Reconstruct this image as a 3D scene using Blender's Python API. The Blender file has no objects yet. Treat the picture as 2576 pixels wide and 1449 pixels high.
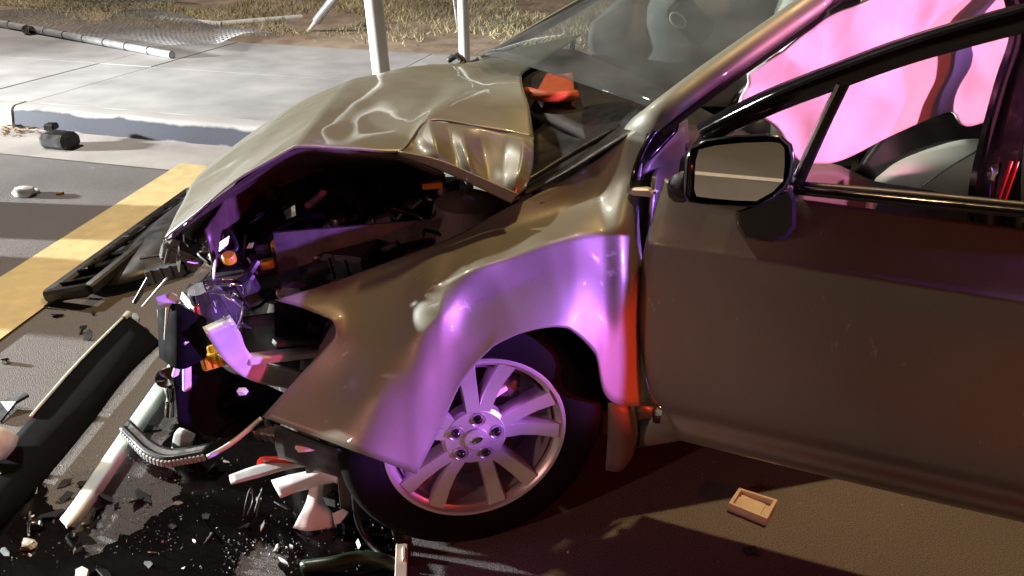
import bpy, bmesh, math, random
import numpy as np
from mathutils import Vector, Matrix
random.seed(7); rng = np.random.default_rng(7)
V3 = lambda *a: np.array(a, float)

# ------------------------------------------------------------------ camera
FPX = 800.0                       # focal length in pixels at 1024 wide
PITCH, ROLL, CAM_H = math.radians(26), math.radians(1), 1.53
scene = bpy.context.scene
COL = scene.collection
R0 = V3(1, 0, 0); FW = V3(0, math.cos(PITCH), -math.sin(PITCH)); U0 = V3(0, math.sin(PITCH), math.cos(PITCH))
RT = math.cos(ROLL) * R0 + math.sin(ROLL) * U0
UP = -math.sin(ROLL) * R0 + math.cos(ROLL) * U0
CAM = V3(0, 0, CAM_H)
cd = bpy.data.cameras.new('camera'); cam = bpy.data.objects.new('camera', cd); COL.objects.link(cam)
cd.sensor_width = 36; cd.lens = 36 * FPX / 1024; cd.clip_start = 0.02; cd.clip_end = 500
m = Matrix.Identity(4)
for i in range(3):
    m[i][0] = RT[i]; m[i][1] = UP[i]; m[i][2] = -FW[i]; m[i][3] = CAM[i]
cam.matrix_world = m
scene.camera = cam

# ------------------------------------------------------------------ world, lamps, exposure
w = bpy.data.worlds.new('World'); scene.world = w; w.use_nodes = True
nt = w.node_tree; nt.nodes.clear()
out = nt.nodes.new('ShaderNodeOutputWorld'); bg = nt.nodes.new('ShaderNodeBackground')
bg.inputs[0].default_value = (0.42, 0.165, 0.075, 1); bg.inputs[1].default_value = 0.048   # night sky with sodium city glow
nt.links.new(bg.outputs[0], out.inputs[0])
scene.view_settings.view_transform = 'Standard'; scene.view_settings.look = 'None'
scene.view_settings.exposure = 0.0; scene.view_settings.gamma = 1.0

def lamp(name, kind, loc, aim, energy, color, size=0.1, cone=60, blend=0.4):
    d = bpy.data.lights.new(name, kind); d.energy = energy; d.color = color
    if kind == 'SPOT':
        d.spot_size = math.radians(cone); d.spot_blend = blend; d.shadow_soft_size = size
    elif kind == 'POINT':
        d.shadow_soft_size = size
    elif kind == 'AREA':
        d.shape = 'RECTANGLE'; d.size = size; d.size_y = size * 0.4
    o = bpy.data.objects.new(name, d); COL.objects.link(o)
    o.location = loc
    o.rotation_euler = (Vector(aim) - Vector(loc)).to_track_quat('-Z', 'Y').to_euler()
    return o
lamp('headlight_beam', 'SPOT', (-10.5, 4.2, 1.5), (-1.2, 3.3, 0.1), 16000, (0.97, 1.0, 1.0), 0.12, 80, 0.7)
lamp('street_lamp_light', 'SPOT', (2.3, 3.6, 9.0), (0.9, 1.5, 0), 2400, (1.0, 0.66, 0.31), 0.2, 54, 0.6)
lamp('street_lamp_light_far', 'SPOT', (-5.5, 5.8, 8.5), (-2.0, 7.6, 0), 3000, (1.0, 0.93, 0.86), 0.25, 110, 0.5)
lamp('fill_lamp_mirror_road', 'SPOT', (-1.0, -6.0, 7.5), (0.0, -5.2, 0), 1500, (1.0, 0.70, 0.38), 0.25, 72, 0.5)  # added lamp brightening the road reflected in the door mirror
lamp('emergency_lamp_blue', 'SPOT', (4.7, 0.22, 1.30), (-0.10, 1.60, 0.70), 4600, (0.40, 0.16, 1.0), 0.06, 10.2, 0.35)
lamp('emergency_lamp_pink', 'SPOT', (5.0, -0.7, 2.5), (1.22, 2.05, 1.25), 2100, (1.0, 0.30, 0.52), 0.06, 12, 0.5)
lamp('fill_lamp_front', 'SPOT', (-4.6, -2.4, 2.0), (-0.45, 1.6, 0.55), 430, (1.0, 0.48, 0.42), 0.06, 17, 0.7)  # added lamp to lift the fender nose and engine bay
lamp('fill_lamp_magenta', 'SPOT', (4.5, -1.0, 1.35), (-0.22, 1.50, 0.46), 700, (1.0, 0.10, 0.36), 0.06, 6.5, 0.8)  # added lamp putting pink on the lower fender
lamp('fill_lamp_violet', 'SPOT', (4.9, 0.70, 2.4), (0.90, 1.95, 1.28), 420, (0.55, 0.24, 1.0), 0.05, 14, 0.5)  # added lamp putting lavender on the airbag and pillar
lamp('emergency_lamp_red', 'SPOT', (4.7, -0.05, 1.0), (0.40, 1.70, 0.52), 2000, (1.0, 0.05, 0.012), 0.05, 5.5, 0.6)
lamp('emergency_lamp_red_wide', 'SPOT', (4.6, -1.7, 1.45), (0.45, 1.65, 0.85), 240, (1.0, 0.05, 0.02), 0.06, 34, 0.9)

# ------------------------------------------------------------------ coordinates
S2 = FPX * 2576 / 1024; CX, CY = 1288.0, 724.5
YAW = math.radians(-16)
ORG = V3(-.087, 1.60, 0)          # ground point below the near front wheel
CR = V3(math.cos(YAW), -math.sin(YAW), 0)    # towards the rear of the car
CL = V3(math.sin(YAW), math.cos(YAW), 0)     # across the car, away from the viewer
def ray(px, py): return FW + RT * (px - CX) / S2 - UP * (py - CY) / S2
def plane(px, py, P, n):
    d = ray(px, py); return CAM + d * (((P - CAM) @ n) / (d @ n))
def car(s, t, z): return ORG + s * CR + t * CL + V3(0, 0, z)
def W(px, py, t): return plane(px, py, ORG + t * CL, CL)          # survey point at lateral distance t in the car
def WS(px, py, s): return plane(px, py, ORG + s * CR, CR)
def G(px, py, z=0.0): return plane(px, py, V3(0, 0, z), V3(0, 0, 1))
DA = math.radians(37)             # door opened by 37 degrees
DX = CR * math.cos(DA) - CL * math.sin(DA); DN = -(CR * math.sin(DA) + CL * math.cos(DA))   # DN points out of the door
DP = car(.47, -.02, 0)
def D(px, py, off=0.0): return plane(px, py, DP + DN * off, DN)
def dr(a, z, off=0.0): return DP + DX * a + DN * off + V3(0, 0, z)

# ------------------------------------------------------------------ materials
def nodes(name):
    mt = bpy.data.materials.new(name); mt.use_nodes = True
    n = mt.node_tree.nodes; return mt, n, mt.node_tree.links, n['Principled BSDF']
def ramp(n, a, b, ca, cb):
    r = n.new('ShaderNodeValToRGB'); r.color_ramp.elements[0].position = a; r.color_ramp.elements[1].position = b
    r.color_ramp.elements[0].color = ca if len(ca) == 4 else (*ca, 1); r.color_ramp.elements[1].color = cb if len(cb) == 4 else (*cb, 1); return r
def M(name, col, rough=.5, metal=0, coat=0, var=.25, scale=8, bump=.0, bscale=60, trans=0, alpha=1, sub=0, spec=.5, rvar=.12):
    mt, n, l, p = nodes(name)
    tc = n.new('ShaderNodeTexCoord'); nz = n.new('ShaderNodeTexNoise'); nz.inputs['Scale'].default_value = scale; nz.inputs['Detail'].default_value = 6
    l.new(tc.outputs['Object'], nz.inputs['Vector'])
    c = np.array(col)
    r = ramp(n, .3, .7, tuple(np.clip(c * (1 - var), 0, 1)), tuple(np.clip(c * (1 + var), 0, 1)))
    l.new(nz.outputs['Fac'], r.inputs['Fac']); l.new(r.outputs[0], p.inputs['Base Color'])
    rr = ramp(n, .3, .75, (max(0, rough - rvar),) * 3, (min(1, rough + rvar),) * 3)
    l.new(nz.outputs['Fac'], rr.inputs['Fac']); l.new(rr.outputs[0], p.inputs['Roughness'])
    p.inputs['Metallic'].default_value = metal; p.inputs['Coat Weight'].default_value = coat; p.inputs['Coat Roughness'].default_value = .06
    p.inputs['Transmission Weight'].default_value = trans; p.inputs['Alpha'].default_value = alpha
    p.inputs['Specular IOR Level'].default_value = spec
    if sub: p.inputs['Subsurface Weight'].default_value = sub; p.inputs['Subsurface Radius'].default_value = (.02, .02, .02)
    if bump:
        b = n.new('ShaderNodeBump'); b.inputs['Strength'].default_value = bump; b.inputs['Distance'].default_value = .004
        n2 = n.new('ShaderNodeTexNoise'); n2.inputs['Scale'].default_value = bscale; n2.inputs['Detail'].default_value = 5
        l.new(tc.outputs['Object'], n2.inputs['Vector']); l.new(n2.outputs['Fac'], b.inputs['Height']); l.new(b.outputs[0], p.inputs['Normal'])
    return mt
def glassmat(name, tint, gl=.08, rough=.02):
    mt, n, l, p = nodes(name); n.remove(p)
    t = n.new('ShaderNodeBsdfTransparent'); t.inputs[0].default_value = (*tint, 1)
    g = n.new('ShaderNodeBsdfGlossy'); g.inputs['Roughness'].default_value = rough
    nz = n.new('ShaderNodeTexNoise'); nz.inputs['Scale'].default_value = 5
    lw = n.new('ShaderNodeLayerWeight'); lw.inputs[0].default_value = .5; pw = n.new('ShaderNodeMath'); pw.operation = 'POWER'; pw.inputs[1].default_value = 5; l.new(lw.outputs['Facing'], pw.inputs[0])
    fr = n.new('ShaderNodeMath'); fr.operation = 'MULTIPLY_ADD'; fr.inputs[1].default_value = .5; fr.inputs[2].default_value = .025; l.new(pw.outputs[0], fr.inputs[0])
    mx = n.new('ShaderNodeMixShader'); o = n['Material Output']
    d = n.new('ShaderNodeBsdfDiffuse'); d.inputs[0].default_value = (.35, .36, .36, 1)     # dust film
    ml = n.new('ShaderNodeMath'); ml.operation = 'MULTIPLY'; ml.inputs[1].default_value = gl
    l.new(nz.outputs['Fac'], ml.inputs[0])
    m2 = n.new('ShaderNodeMixShader')
    l.new(fr.outputs[0], mx.inputs[0]); l.new(t.outputs[0], mx.inputs[1]); l.new(g.outputs[0], mx.inputs[2])
    l.new(ml.outputs[0], m2.inputs[0]); l.new(mx.outputs[0], m2.inputs[1]); l.new(d.outputs[0], m2.inputs[2]); l.new(m2.outputs[0], o.inputs[0])
    return mt

def paint_mat():
    mt, n, l, p = nodes('bronze_metallic_paint')
    tc = n.new('ShaderNodeTexCoord')
    fl = n.new('ShaderNodeTexNoise'); fl.inputs['Scale'].default_value = 900; fl.inputs['Detail'].default_value = 1
    l.new(tc.outputs['Object'], fl.inputs['Vector'])
    r = ramp(n, .3, .7, (.145, .145, .11), (.205, .205, .16)); l.new(fl.outputs['Fac'], r.inputs['Fac']); l.new(r.outputs[0], p.inputs['Base Color'])
    ds = n.new('ShaderNodeTexNoise'); ds.inputs['Scale'].default_value = 9; ds.inputs['Detail'].default_value = 8
    l.new(tc.outputs['Object'], ds.inputs['Vector'])
    r2 = ramp(n, .35, .75, (.42,) * 3, (.55,) * 3); l.new(ds.outputs['Fac'], r2.inputs['Fac']); l.new(r2.outputs[0], p.inputs['Roughness'])
    mp = n.new('ShaderNodeMapping'); mp.inputs['Scale'].default_value = (14, 60, 9); mp.inputs['Rotation'].default_value = (.4, .5, .3); l.new(tc.outputs['Object'], mp.inputs['Vector'])
    sc = n.new('ShaderNodeTexNoise'); sc.inputs['Scale'].default_value = 1.6; sc.inputs['Detail'].default_value = 8; l.new(mp.outputs[0], sc.inputs['Vector'])
    big = n.new('ShaderNodeTexNoise'); big.inputs['Scale'].default_value = 3.5; l.new(tc.outputs['Object'], big.inputs['Vector'])
    ms = n.new('ShaderNodeMath'); ms.operation = 'MULTIPLY'; l.new(sc.outputs['Fac'], ms.inputs[0]); l.new(big.outputs['Fac'], ms.inputs[1])
    rs = ramp(n, .40, .43, (0, 0, 0), (.7, .7, .7)); l.new(ms.outputs[0], rs.inputs['Fac'])
    mc = n.new('ShaderNodeMixRGB'); l.new(rs.outputs[0], mc.inputs[0]); l.new(r.outputs[0], mc.inputs[1]); mc.inputs[2].default_value = (.36, .35, .33, 1)
    dm = n.new('ShaderNodeMixRGB'); dd = ramp(n, .45, .8, (0, 0, 0), (.35, .35, .35)); l.new(ds.outputs['Fac'], dd.inputs['Fac']); l.new(dd.outputs[0], dm.inputs[0]); l.new(mc.outputs[0], dm.inputs[1]); dm.inputs[2].default_value = (.17, .15, .12, 1)
    l.new(dm.outputs[0], p.inputs['Base Color'])
    p.inputs['Metallic'].default_value = .3; p.inputs['Coat Weight'].default_value = .35; p.inputs['Coat Roughness'].default_value = .05
    b = n.new('ShaderNodeBump'); b.inputs['Strength'].default_value = .05; b.inputs['Distance'].default_value = .002
    l.new(ds.outputs['Fac'], b.inputs['Height']); l.new(b.outputs[0], p.inputs['Normal'])
    return mt
def asphalt_mat(name, base, lo, hi, rlo, rhi, bstr):
    mt, n, l, p = nodes(name)
    tc = n.new('ShaderNodeTexCoord')
    vo = n.new('ShaderNodeTexVoronoi'); vo.inputs['Scale'].default_value = 330; l.new(tc.outputs['Object'], vo.inputs['Vector'])
    n1 = n.new('ShaderNodeTexNoise'); n1.inputs['Scale'].default_value = 1.3; n1.inputs['Detail'].default_value = 8; l.new(tc.outputs['Object'], n1.inputs['Vector'])
    n2 = n.new('ShaderNodeTexNoise'); n2.inputs['Scale'].default_value = 260; n2.inputs['Detail'].default_value = 3; l.new(tc.outputs['Object'], n2.inputs['Vector'])
    r1 = ramp(n, .25, .75, tuple(x * lo for x in base), tuple(x * hi for x in base)); l.new(n1.outputs['Fac'], r1.inputs['Fac'])
    r2 = ramp(n, .35, .7, (.5, .5, .5), (1.55, 1.5, 1.45)); l.new(n2.outputs['Fac'], r2.inputs['Fac'])
    mx = n.new('ShaderNodeMixRGB'); mx.blend_type = 'MULTIPLY'; mx.inputs[0].default_value = 1
    l.new(r1.outputs[0], mx.inputs[1]); l.new(r2.outputs[0], mx.inputs[2]); l.new(mx.outputs[0], p.inputs['Base Color'])
    r3 = ramp(n, .3, .7, (rlo,) * 3, (rhi,) * 3); l.new(n1.outputs['Fac'], r3.inputs['Fac']); l.new(r3.outputs[0], p.inputs['Roughness'])
    b = n.new('ShaderNodeBump'); b.inputs['Strength'].default_value = bstr; b.inputs['Distance'].default_value = .004
    l.new(vo.outputs['Distance'], b.inputs['Height']); l.new(b.outputs[0], p.inputs['Normal'])
    return mt

MT = {}
MT['paint'] = paint_mat()
MT['asphalt'] = asphalt_mat('asphalt', (.13, .12, .116), .75, 1.25, .65, .85, .6)
MT['shade_dark'] = asphalt_mat('painted_shade', (.005, .0046, .005), .6, 1.3, .05, .16, .035)  # near-black surface for the painted shade on the road
MT['concrete'] = M('concrete_pavement', (.355, .345, .34), .85, var=.2, scale=2.5, bump=.3, bscale=120)
MT['gutter'] = M('concrete_gutter', (.30, .275, .25), .85, var=.2, scale=3, bump=.35, bscale=140)
MT['yellow'] = M('yellow_road_paint', (.54, .42, .19), .7, var=.12, scale=14, bump=.6, bscale=220)
MT['white_line'] = M('white_road_paint', (.62, .60, .55), .7, var=.1, scale=14, bump=.5, bscale=220)
MT['soil'] = M('bare_soil', (.30, .225, .16), .95, var=.35, scale=4, bump=.8, bscale=40)
MT['galv'] = M('galvanized_steel', (.50, .51, .52), .42, metal=.35, var=.15, scale=20)
MT['postwhite'] = M('pale_painted_post', (.72, .70, .66), .5, var=.06, scale=6)
MT['rubber'] = M('tyre_rubber', (.0035, .0032, .0032), .9, var=.25, scale=30, bump=.15, bscale=200, spec=.12, rvar=.05)
MT['black'] = M('black_plastic', (.013, .0125, .0125), .45, var=.2, scale=25, bump=.08, bscale=260)
MT['blackmatte'] = M('matte_black_plastic', (.003, .003, .0034), .85, var=.15, scale=20, spec=.06)
MT['blackgloss'] = M('gloss_black_trim', (.010, .009, .010), .16, var=.2, scale=20)
MT['dark'] = M('dark_underbody', (.06, .052, .047), .7, var=.5, scale=14, bump=.4, bscale=60)
MT['grime'] = M('grimy_metal', (.09, .085, .08), .45, metal=.7, var=.5, scale=18, bump=.3, bscale=80)
MT['alloy'] = M('machined_alloy', (.55, .53, .51), .34, metal=.7, var=.03, scale=9, rvar=.03)
MT['alloydark'] = M('painted_alloy', (.30, .29, .28), .4, metal=.6, var=.1, scale=30)
MT['chrome'] = M('bright_chrome', (.82, .84, .83), .10, metal=1, var=.05, scale=20, rvar=.04)
MT['palemetal'] = M('raw_primer_metal', (.55, .55, .50), .45, metal=.25, var=.15, scale=12)
MT['airbag'] = M('airbag_nylon', (.86, .83, .82), .8, var=.04, scale=14, bump=.25, bscale=400)
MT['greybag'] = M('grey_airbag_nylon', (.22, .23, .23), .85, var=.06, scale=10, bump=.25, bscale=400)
MT['ivory'] = M('ivory_leather', (.78, .80, .70), .45, var=.06, scale=10, bump=.2, bscale=300)
MT['darkleather'] = M('black_leather', (.020, .016, .016), .40, var=.25, scale=12, bump=.25, bscale=260)
MT['trim'] = M('grey_interior_plastic', (.10, .095, .09), .55, var=.15, scale=10, bump=.15, bscale=300)
MT['dash'] = M('dark_dashboard_vinyl', (.035, .03, .028), .6, var=.2, scale=9, bump=.2, bscale=300)
MT['cap'] = M('yellow_cap_plastic', (.60, .34, .02), .35, var=.15, scale=20)
MT['orange'] = M('orange_plastic', (.62, .20, .02), .4, var=.15, scale=20)
MT['redplastic'] = M('red_lens_plastic', (.45, .02, .015), .2, var=.2, scale=20)
MT['red_lit_paper'] = M('red_lit_card', (.75, .16, .07), .6, var=.1, scale=9)  # red light on the dashboard card put into its colour
MT['whiteplastic'] = M('white_plastic', (.72, .70, .68), .42, var=.07, scale=16, bump=.1, bscale=90)
MT['mint'] = M('pale_mint_foam', (.56, .62, .58), .55, var=.08, scale=14, bump=.15, bscale=90)
MT['tan'] = M('cream_plastic', (.60, .50, .38), .45, var=.1, scale=20)
MT['mirror'] = M('mirror_glass', (.80, .78, .76), .015, metal=1, var=.02, scale=3, rvar=.005)
MT['screen'] = glassmat('windscreen_glass', (.74, .77, .76), .15)
MT['clear'] = glassmat('clear_broken_glass', (.93, .96, .95), .08)
MT['sparkle'] = M('glass_crumb', (.75, .80, .80), .12, metal=.6, var=.1, scale=50)
MT['innerpaint'] = M('unpolished_inner_paint', (.075, .055, .04), .5, metal=.3, var=.3, scale=14, bump=.2, bscale=40)
MT['wire'] = M('weathered_wire', (.26, .26, .27), .5, metal=.4, var=.2, scale=20)
MT['grass'] = M('dry_grass', (.46, .42, .24), .9, var=.45, scale=1.2)
MT['leaf'] = M('dry_leaf', (.30, .17, .07), .85, var=.4, scale=9)
MT['tube'] = M('green_hose_rubber', (.02, .035, .015), .4, var=.3, scale=12)
MT['spoke_in'] = MT['alloydark']

def kerb_mat():
    mt, n, l, p = nodes('kerb_concrete_old_paint')
    tc = n.new('ShaderNodeTexCoord'); sp = n.new('ShaderNodeSeparateXYZ'); l.new(tc.outputs['Object'], sp.inputs[0])
    nz = n.new('ShaderNodeTexNoise'); nz.inputs['Scale'].default_value = 3; nz.inputs['Detail'].default_value = 4; l.new(tc.outputs['Object'], nz.inputs['Vector'])
    ad = n.new('ShaderNodeMath'); ad.operation = 'MULTIPLY_ADD'; ad.inputs[1].default_value = .10; l.new(nz.outputs['Fac'], ad.inputs[0]); l.new(sp.outputs['Z'], ad.inputs[2])
    # dark scuffed paint band along the face, worn away towards the top edge and the foot
    r = n.new('ShaderNodeValToRGB'); e = r.color_ramp.elements
    e[0].position = .058; e[0].color = (.32, .27, .27, 1); e[1].position = .075; e[1].color = (.032, .035, .052, 1)
    x = e.new(.180); x.color = (.032, .035, .052, 1); x = e.new(.196); x.color = (.36, .345, .33, 1)
    l.new(ad.outputs[0], r.inputs['Fac'])
    l.new(r.outputs[0], p.inputs['Base Color']); p.inputs['Roughness'].default_value = .8
    b = n.new('ShaderNodeBump'); b.inputs['Strength'].default_value = .2; b.inputs['Distance'].default_value = .004
    n3 = n.new('ShaderNodeTexNoise'); n3.inputs['Scale'].default_value = 60; l.new(tc.outputs['Object'], n3.inputs['Vector'])
    l.new(n3.outputs['Fac'], b.inputs['Height']); l.new(b.outputs[0], p.inputs['Normal'])
    return mt
MT['kerb'] = kerb_mat()

# ------------------------------------------------------------------ mesh builders: each returns (verts, faces)
def nrm(v): v = np.asarray(v, float); return v / (np.linalg.norm(v) + 1e-12)
def merge(*parts):
    Vs, Fs, k = [], [], 0
    for v, f in parts:
        Vs += list(v); Fs += [tuple(i + k for i in q) for q in f]; k += len(v)
    return Vs, Fs
def frame(d, up=(0, 0, 1)):
    d = nrm(d); up = np.asarray(up, float)
    if abs(d @ nrm(up)) > .97: up = V3(1, 0, 0)
    a = nrm(np.cross(d, up)); return d, a, np.cross(a, d)
def beam(p, q, wd, ht, up=(0, 0, 1), taper=1.0, ch=.22):
    """bevelled bar between two points"""
    p, q = np.asarray(p, float), np.asarray(q, float); d, a, b = frame(q - p, up)
    c = min(wd, ht) * ch; prof = []
    hw, hh = wd / 2, ht / 2
    for x, y in ((hw - c, hh), (hw, hh - c), (hw, -hh + c), (hw - c, -hh), (-hw + c, -hh), (-hw, -hh + c), (-hw, hh - c), (-hw + c, hh)): prof.append((x, y))
    L = np.linalg.norm(q - p); ring = []
    for o, k in ((0, .8), (c / L if L else 0, 1), (1 - (c / L if L else 0), taper), (1, taper * .8)):
        ring.append([p + (q - p) * o + a * x * k + b * y * k for x, y in prof])
    Vv = [v for r in ring for v in r]; F = []
    for i in range(3):
        for j in range(8): F.append((i * 8 + j, i * 8 + (j + 1) % 8, (i + 1) * 8 + (j + 1) % 8, (i + 1) * 8 + j))
    F.append(tuple(range(7, -1, -1))); F.append(tuple(range(24, 32)))
    return Vv, F
def cr(P, k=6):
    """Catmull-Rom through points"""
    P = [np.asarray(p, float) for p in P]; n = len(P); o = []
    for i in range(n - 1):
        a = P[i - 1] if i else 2 * P[0] - P[1]; b, c = P[i], P[i + 1]; d = P[i + 2] if i + 2 < n else 2 * P[-1] - P[-2]
        for j in range(k):
            t = j / k; o.append(.5 * ((2 * b) + (c - a) * t + (2 * a - 5 * b + 4 * c - d) * t * t + (3 * b - a - 3 * c + d) * t ** 3))
    o.append(P[-1]); return o
def tube(P, r, n=8, k=5, smooth=True, caps=True):
    Q = cr(P, k) if smooth and len(P) > 2 else [np.asarray(p, float) for p in P]
    rr = r if hasattr(r, '__len__') else [r] * len(Q)
    if len(rr) != len(Q): rr = np.interp(np.linspace(0, 1, len(Q)), np.linspace(0, 1, len(rr)), rr)
    Vv, F = [], []; ref = None
    for i, p in enumerate(Q):
        d = nrm((Q[i + 1] if i + 1 < len(Q) else p) - (Q[i - 1] if i else p))
        if ref is None: _, ref, _ = frame(d)
        a = nrm(ref - d * (ref @ d)); ref = a; b = np.cross(d, a)
        for j in range(n):
            t = 2 * math.pi * j / n; Vv.append(p + rr[i] * (math.cos(t) * a + math.sin(t) * b))
    for i in range(len(Q) - 1):
        for j in range(n): F.append((i * n + j, i * n + (j + 1) % n, (i + 1) * n + (j + 1) % n, (i + 1) * n + j))
    if caps: F += [tuple(range(n - 1, -1, -1)), tuple((len(Q) - 1) * n + j for j in range(n))]
    return Vv, F
def lathe(prof, c, axis, n=40, ref=None):
    """prof: list of (radius, distance along axis)"""
    d, a, b = frame(axis, ref if ref is not None else (0, 0, 1)); Vv, F = [], []
    for r, h in prof:
        for j in range(n):
            t = 2 * math.pi * j / n; Vv.append(c + d * h + r * (math.cos(t) * a + math.sin(t) * b))
    for i in range(len(prof) - 1):
        for j in range(n): F.append((i * n + j, i * n + (j + 1) % n, (i + 1) * n + (j + 1) % n, (i + 1) * n + j))
    return Vv, F
def prism(P, n, th):
    """closed polygon P extruded by th against n (n faces the viewer side)"""
    P = [np.asarray(p, float) for p in P]; n = nrm(n); k = len(P)
    Vv = P + [p - n * th for p in P]
    F = [tuple(range(k)), tuple(range(2 * k - 1, k - 1, -1))] + [(i, k + i, k + (i + 1) % k, (i + 1) % k) for i in range(k)]
    return Vv, F
def crb(P, k, brk):
    """interpolating spline whose tangents break at some points: brk = {index: weight}"""
    n = len(P); T = [(P[min(i+1,n-1)] - P[max(i-1,0)]) * (.5 if 0 < i < n-1 else 1) for i in range(n)]; o = []
    for i in range(n - 1):
        d = P[i+1] - P[i]; w0 = brk.get(i, 0); w1 = brk.get(i+1, 0); a = T[i]*(1-w0) + d*w0; b = T[i+1]*(1-w1) + d*w1
        for j in range(k):
            t = j / k; o.append((2*t**3-3*t*t+1)*P[i] + (t**3-2*t*t+t)*a + (-2*t**3+3*t*t)*P[i+1] + (t**3-t*t)*b)
    o.append(P[-1]); return o
def patch(grid, k=6, brk=None, rb=None):
    """brk(v) -> {row: weight}: creases across the rows at parameter v in 0..1"""
    rows = [crb([np.asarray(p, float) for p in r], k, rb(i)) if rb else cr(r, k) for i, r in enumerate(grid)]; m_ = len(rows[0])
    if brk: cols = [crb([rows[i][j] for i in range(len(rows))], k, brk(j / (m_ - 1))) for j in range(m_)]
    else: cols = [cr([rows[i][j] for i in range(len(rows))], k) for j in range(m_)]
    nu, nv = len(cols), len(cols[0]); Vv = [cols[i][j] for i in range(nu) for j in range(nv)]
    F = [(i * nv + j, (i + 1) * nv + j, (i + 1) * nv + j + 1, i * nv + j + 1) for i in range(nu - 1) for j in range(nv - 1)]
    return Vv, F
def lump(c, size, seed=0, rough=.25, n=2, flat=None):
    """irregular crushed lump"""
    bm = bmesh.new(); bmesh.ops.create_icosphere(bm, subdivisions=n, radius=1); r = np.random.default_rng(seed); sz = np.asarray(size, float)
    Vv = []
    for v in bm.verts:
        p = np.array(v.co); p = np.sign(p) * np.abs(p) ** .6; Vv.append(np.asarray(c) + p * sz * (1 + rough * r.normal() * .6))
    F = [tuple(v.index for v in f.verts) for f in bm.faces]; bm.free(); return Vv, F
def crate(c, ax, ay, az, sx, sy, sz, ch=.08):
    """chamfered block on given axes"""
    c = np.asarray(c, float); return beam(c - nrm(ax) * sx / 2, c + nrm(ax) * sx / 2, sy, sz, az, ch=ch)

# ------------------------------------------------------------------ object makers
ROOTS = {}
def fill(name, vf, mat, smooth, origin):
    me = bpy.data.meshes.new(name)
    me.from_pydata([tuple(np.asarray(v) - origin) for v in vf[0]], [], vf[1]); me.materials.append(MT[mat])
    bm = bmesh.new(); bm.from_mesh(me); bmesh.ops.recalc_face_normals(bm, faces=bm.faces); bm.to_mesh(me); bm.free()
    if smooth:
        me.polygons.foreach_set('use_smooth', [True] * len(me.polygons))
        if smooth != 'all': me.set_sharp_from_angle(angle=math.radians(smooth if smooth is not True else 38))
    return me
def root(name, loc, label, cat, group=None):
    o = bpy.data.objects.new(name, None); COL.objects.link(o); o.location = loc; o.empty_display_size = .1
    o['label'] = label; o['category'] = cat
    if group: o['group'] = group
    ROOTS[o] = np.asarray(loc, float); return o
def top(o):
    while o.parent: o = o.parent
    return o
def part(name, parent, vf, mat, smooth=True, solid=0, label=None, kind=None):
    org = ROOTS[top(parent)]
    o = bpy.data.objects.new(name, fill(name, vf, mat, smooth, org)); COL.objects.link(o); o.parent = parent
    if solid:
        md = o.modifiers.new('thickness', 'SOLIDIFY'); md.thickness = abs(solid); md.offset = 1 if solid < 0 else -1
    if label: o['label'] = label
    if kind: o['kind'] = kind
    return o
def thing(name, vf, mat, label, cat, group=None, smooth=True, solid=0, kind=None):
    v = np.array(vf[0]); lo = v.min(0); hi = v.max(0); org = V3((lo[0] + hi[0]) / 2, (lo[1] + hi[1]) / 2, lo[2])
    o = bpy.data.objects.new(name, fill(name, vf, mat, smooth, org)); COL.objects.link(o); o.location = org; ROOTS[o] = org
    if solid:
        md = o.modifiers.new('thickness', 'SOLIDIFY'); md.thickness = abs(solid); md.offset = 1 if solid < 0 else -1
    if label: o['label'] = label
    if cat: o['category'] = cat
    if group: o['group'] = group
    if kind: o['kind'] = kind
    return o
def struct(name, vf, mat, smooth=False):
    o = bpy.data.objects.new(name, fill(name, vf, mat, smooth, np.zeros(3))); COL.objects.link(o); o['kind'] = 'structure'; ROOTS[o] = np.zeros(3); return o

# ================================================================== SETTING
def sheet(P, z): return [V3(p[0], p[1], z) for p in P], [tuple(range(len(P)))]
road = struct('road', sheet([(-150, -150), (150, -150), (150, 150), (-150, 150)], 0), 'asphalt')
# line of the kerb: parallel to the gutter edge seen on the left, bending away behind the car
ge = [G(-900, 300)[:2], G(0, 388)[:2], G(428, 430)[:2]]
g0, g1 = G(0, 388)[:2], G(428, 430)[:2]; gd = (g1 - g0) / np.linalg.norm(g1 - g0); gn = V3(-gd[1], gd[0])
def kp(u, v): return g0 + gd * u + gn * v              # u along the kerb to the right, v away from the road
KV = .50                                               # gutter apron width
def kline(v):
    a = [kp(-9, v), kp(-4, v), kp(0, v), kp(1.2, v), kp(1.9, v)]
    p = a[-1]
    for k in range(1, 7):
        ang = math.radians(-9 * k) * -1; dd = V3(gd[0] * math.cos(ang) - gd[1] * math.sin(ang), gd[0] * math.sin(ang) + gd[1] * math.cos(ang))
        p = p + dd * (.35 - v * .02); a.append(p)
    a.append(p + dd * 9); return a
def strip(A, B, z0, z1):
    n = len(A); return [V3(p[0], p[1], z0) for p in A] + [V3(p[0], p[1], z1) for p in B], [(i, i + 1, n + i + 1, n + i) for i in range(n - 1)]
struct('gutter', strip(kline(0), kline(KV + .02), .006, .020), 'gutter')
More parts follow.
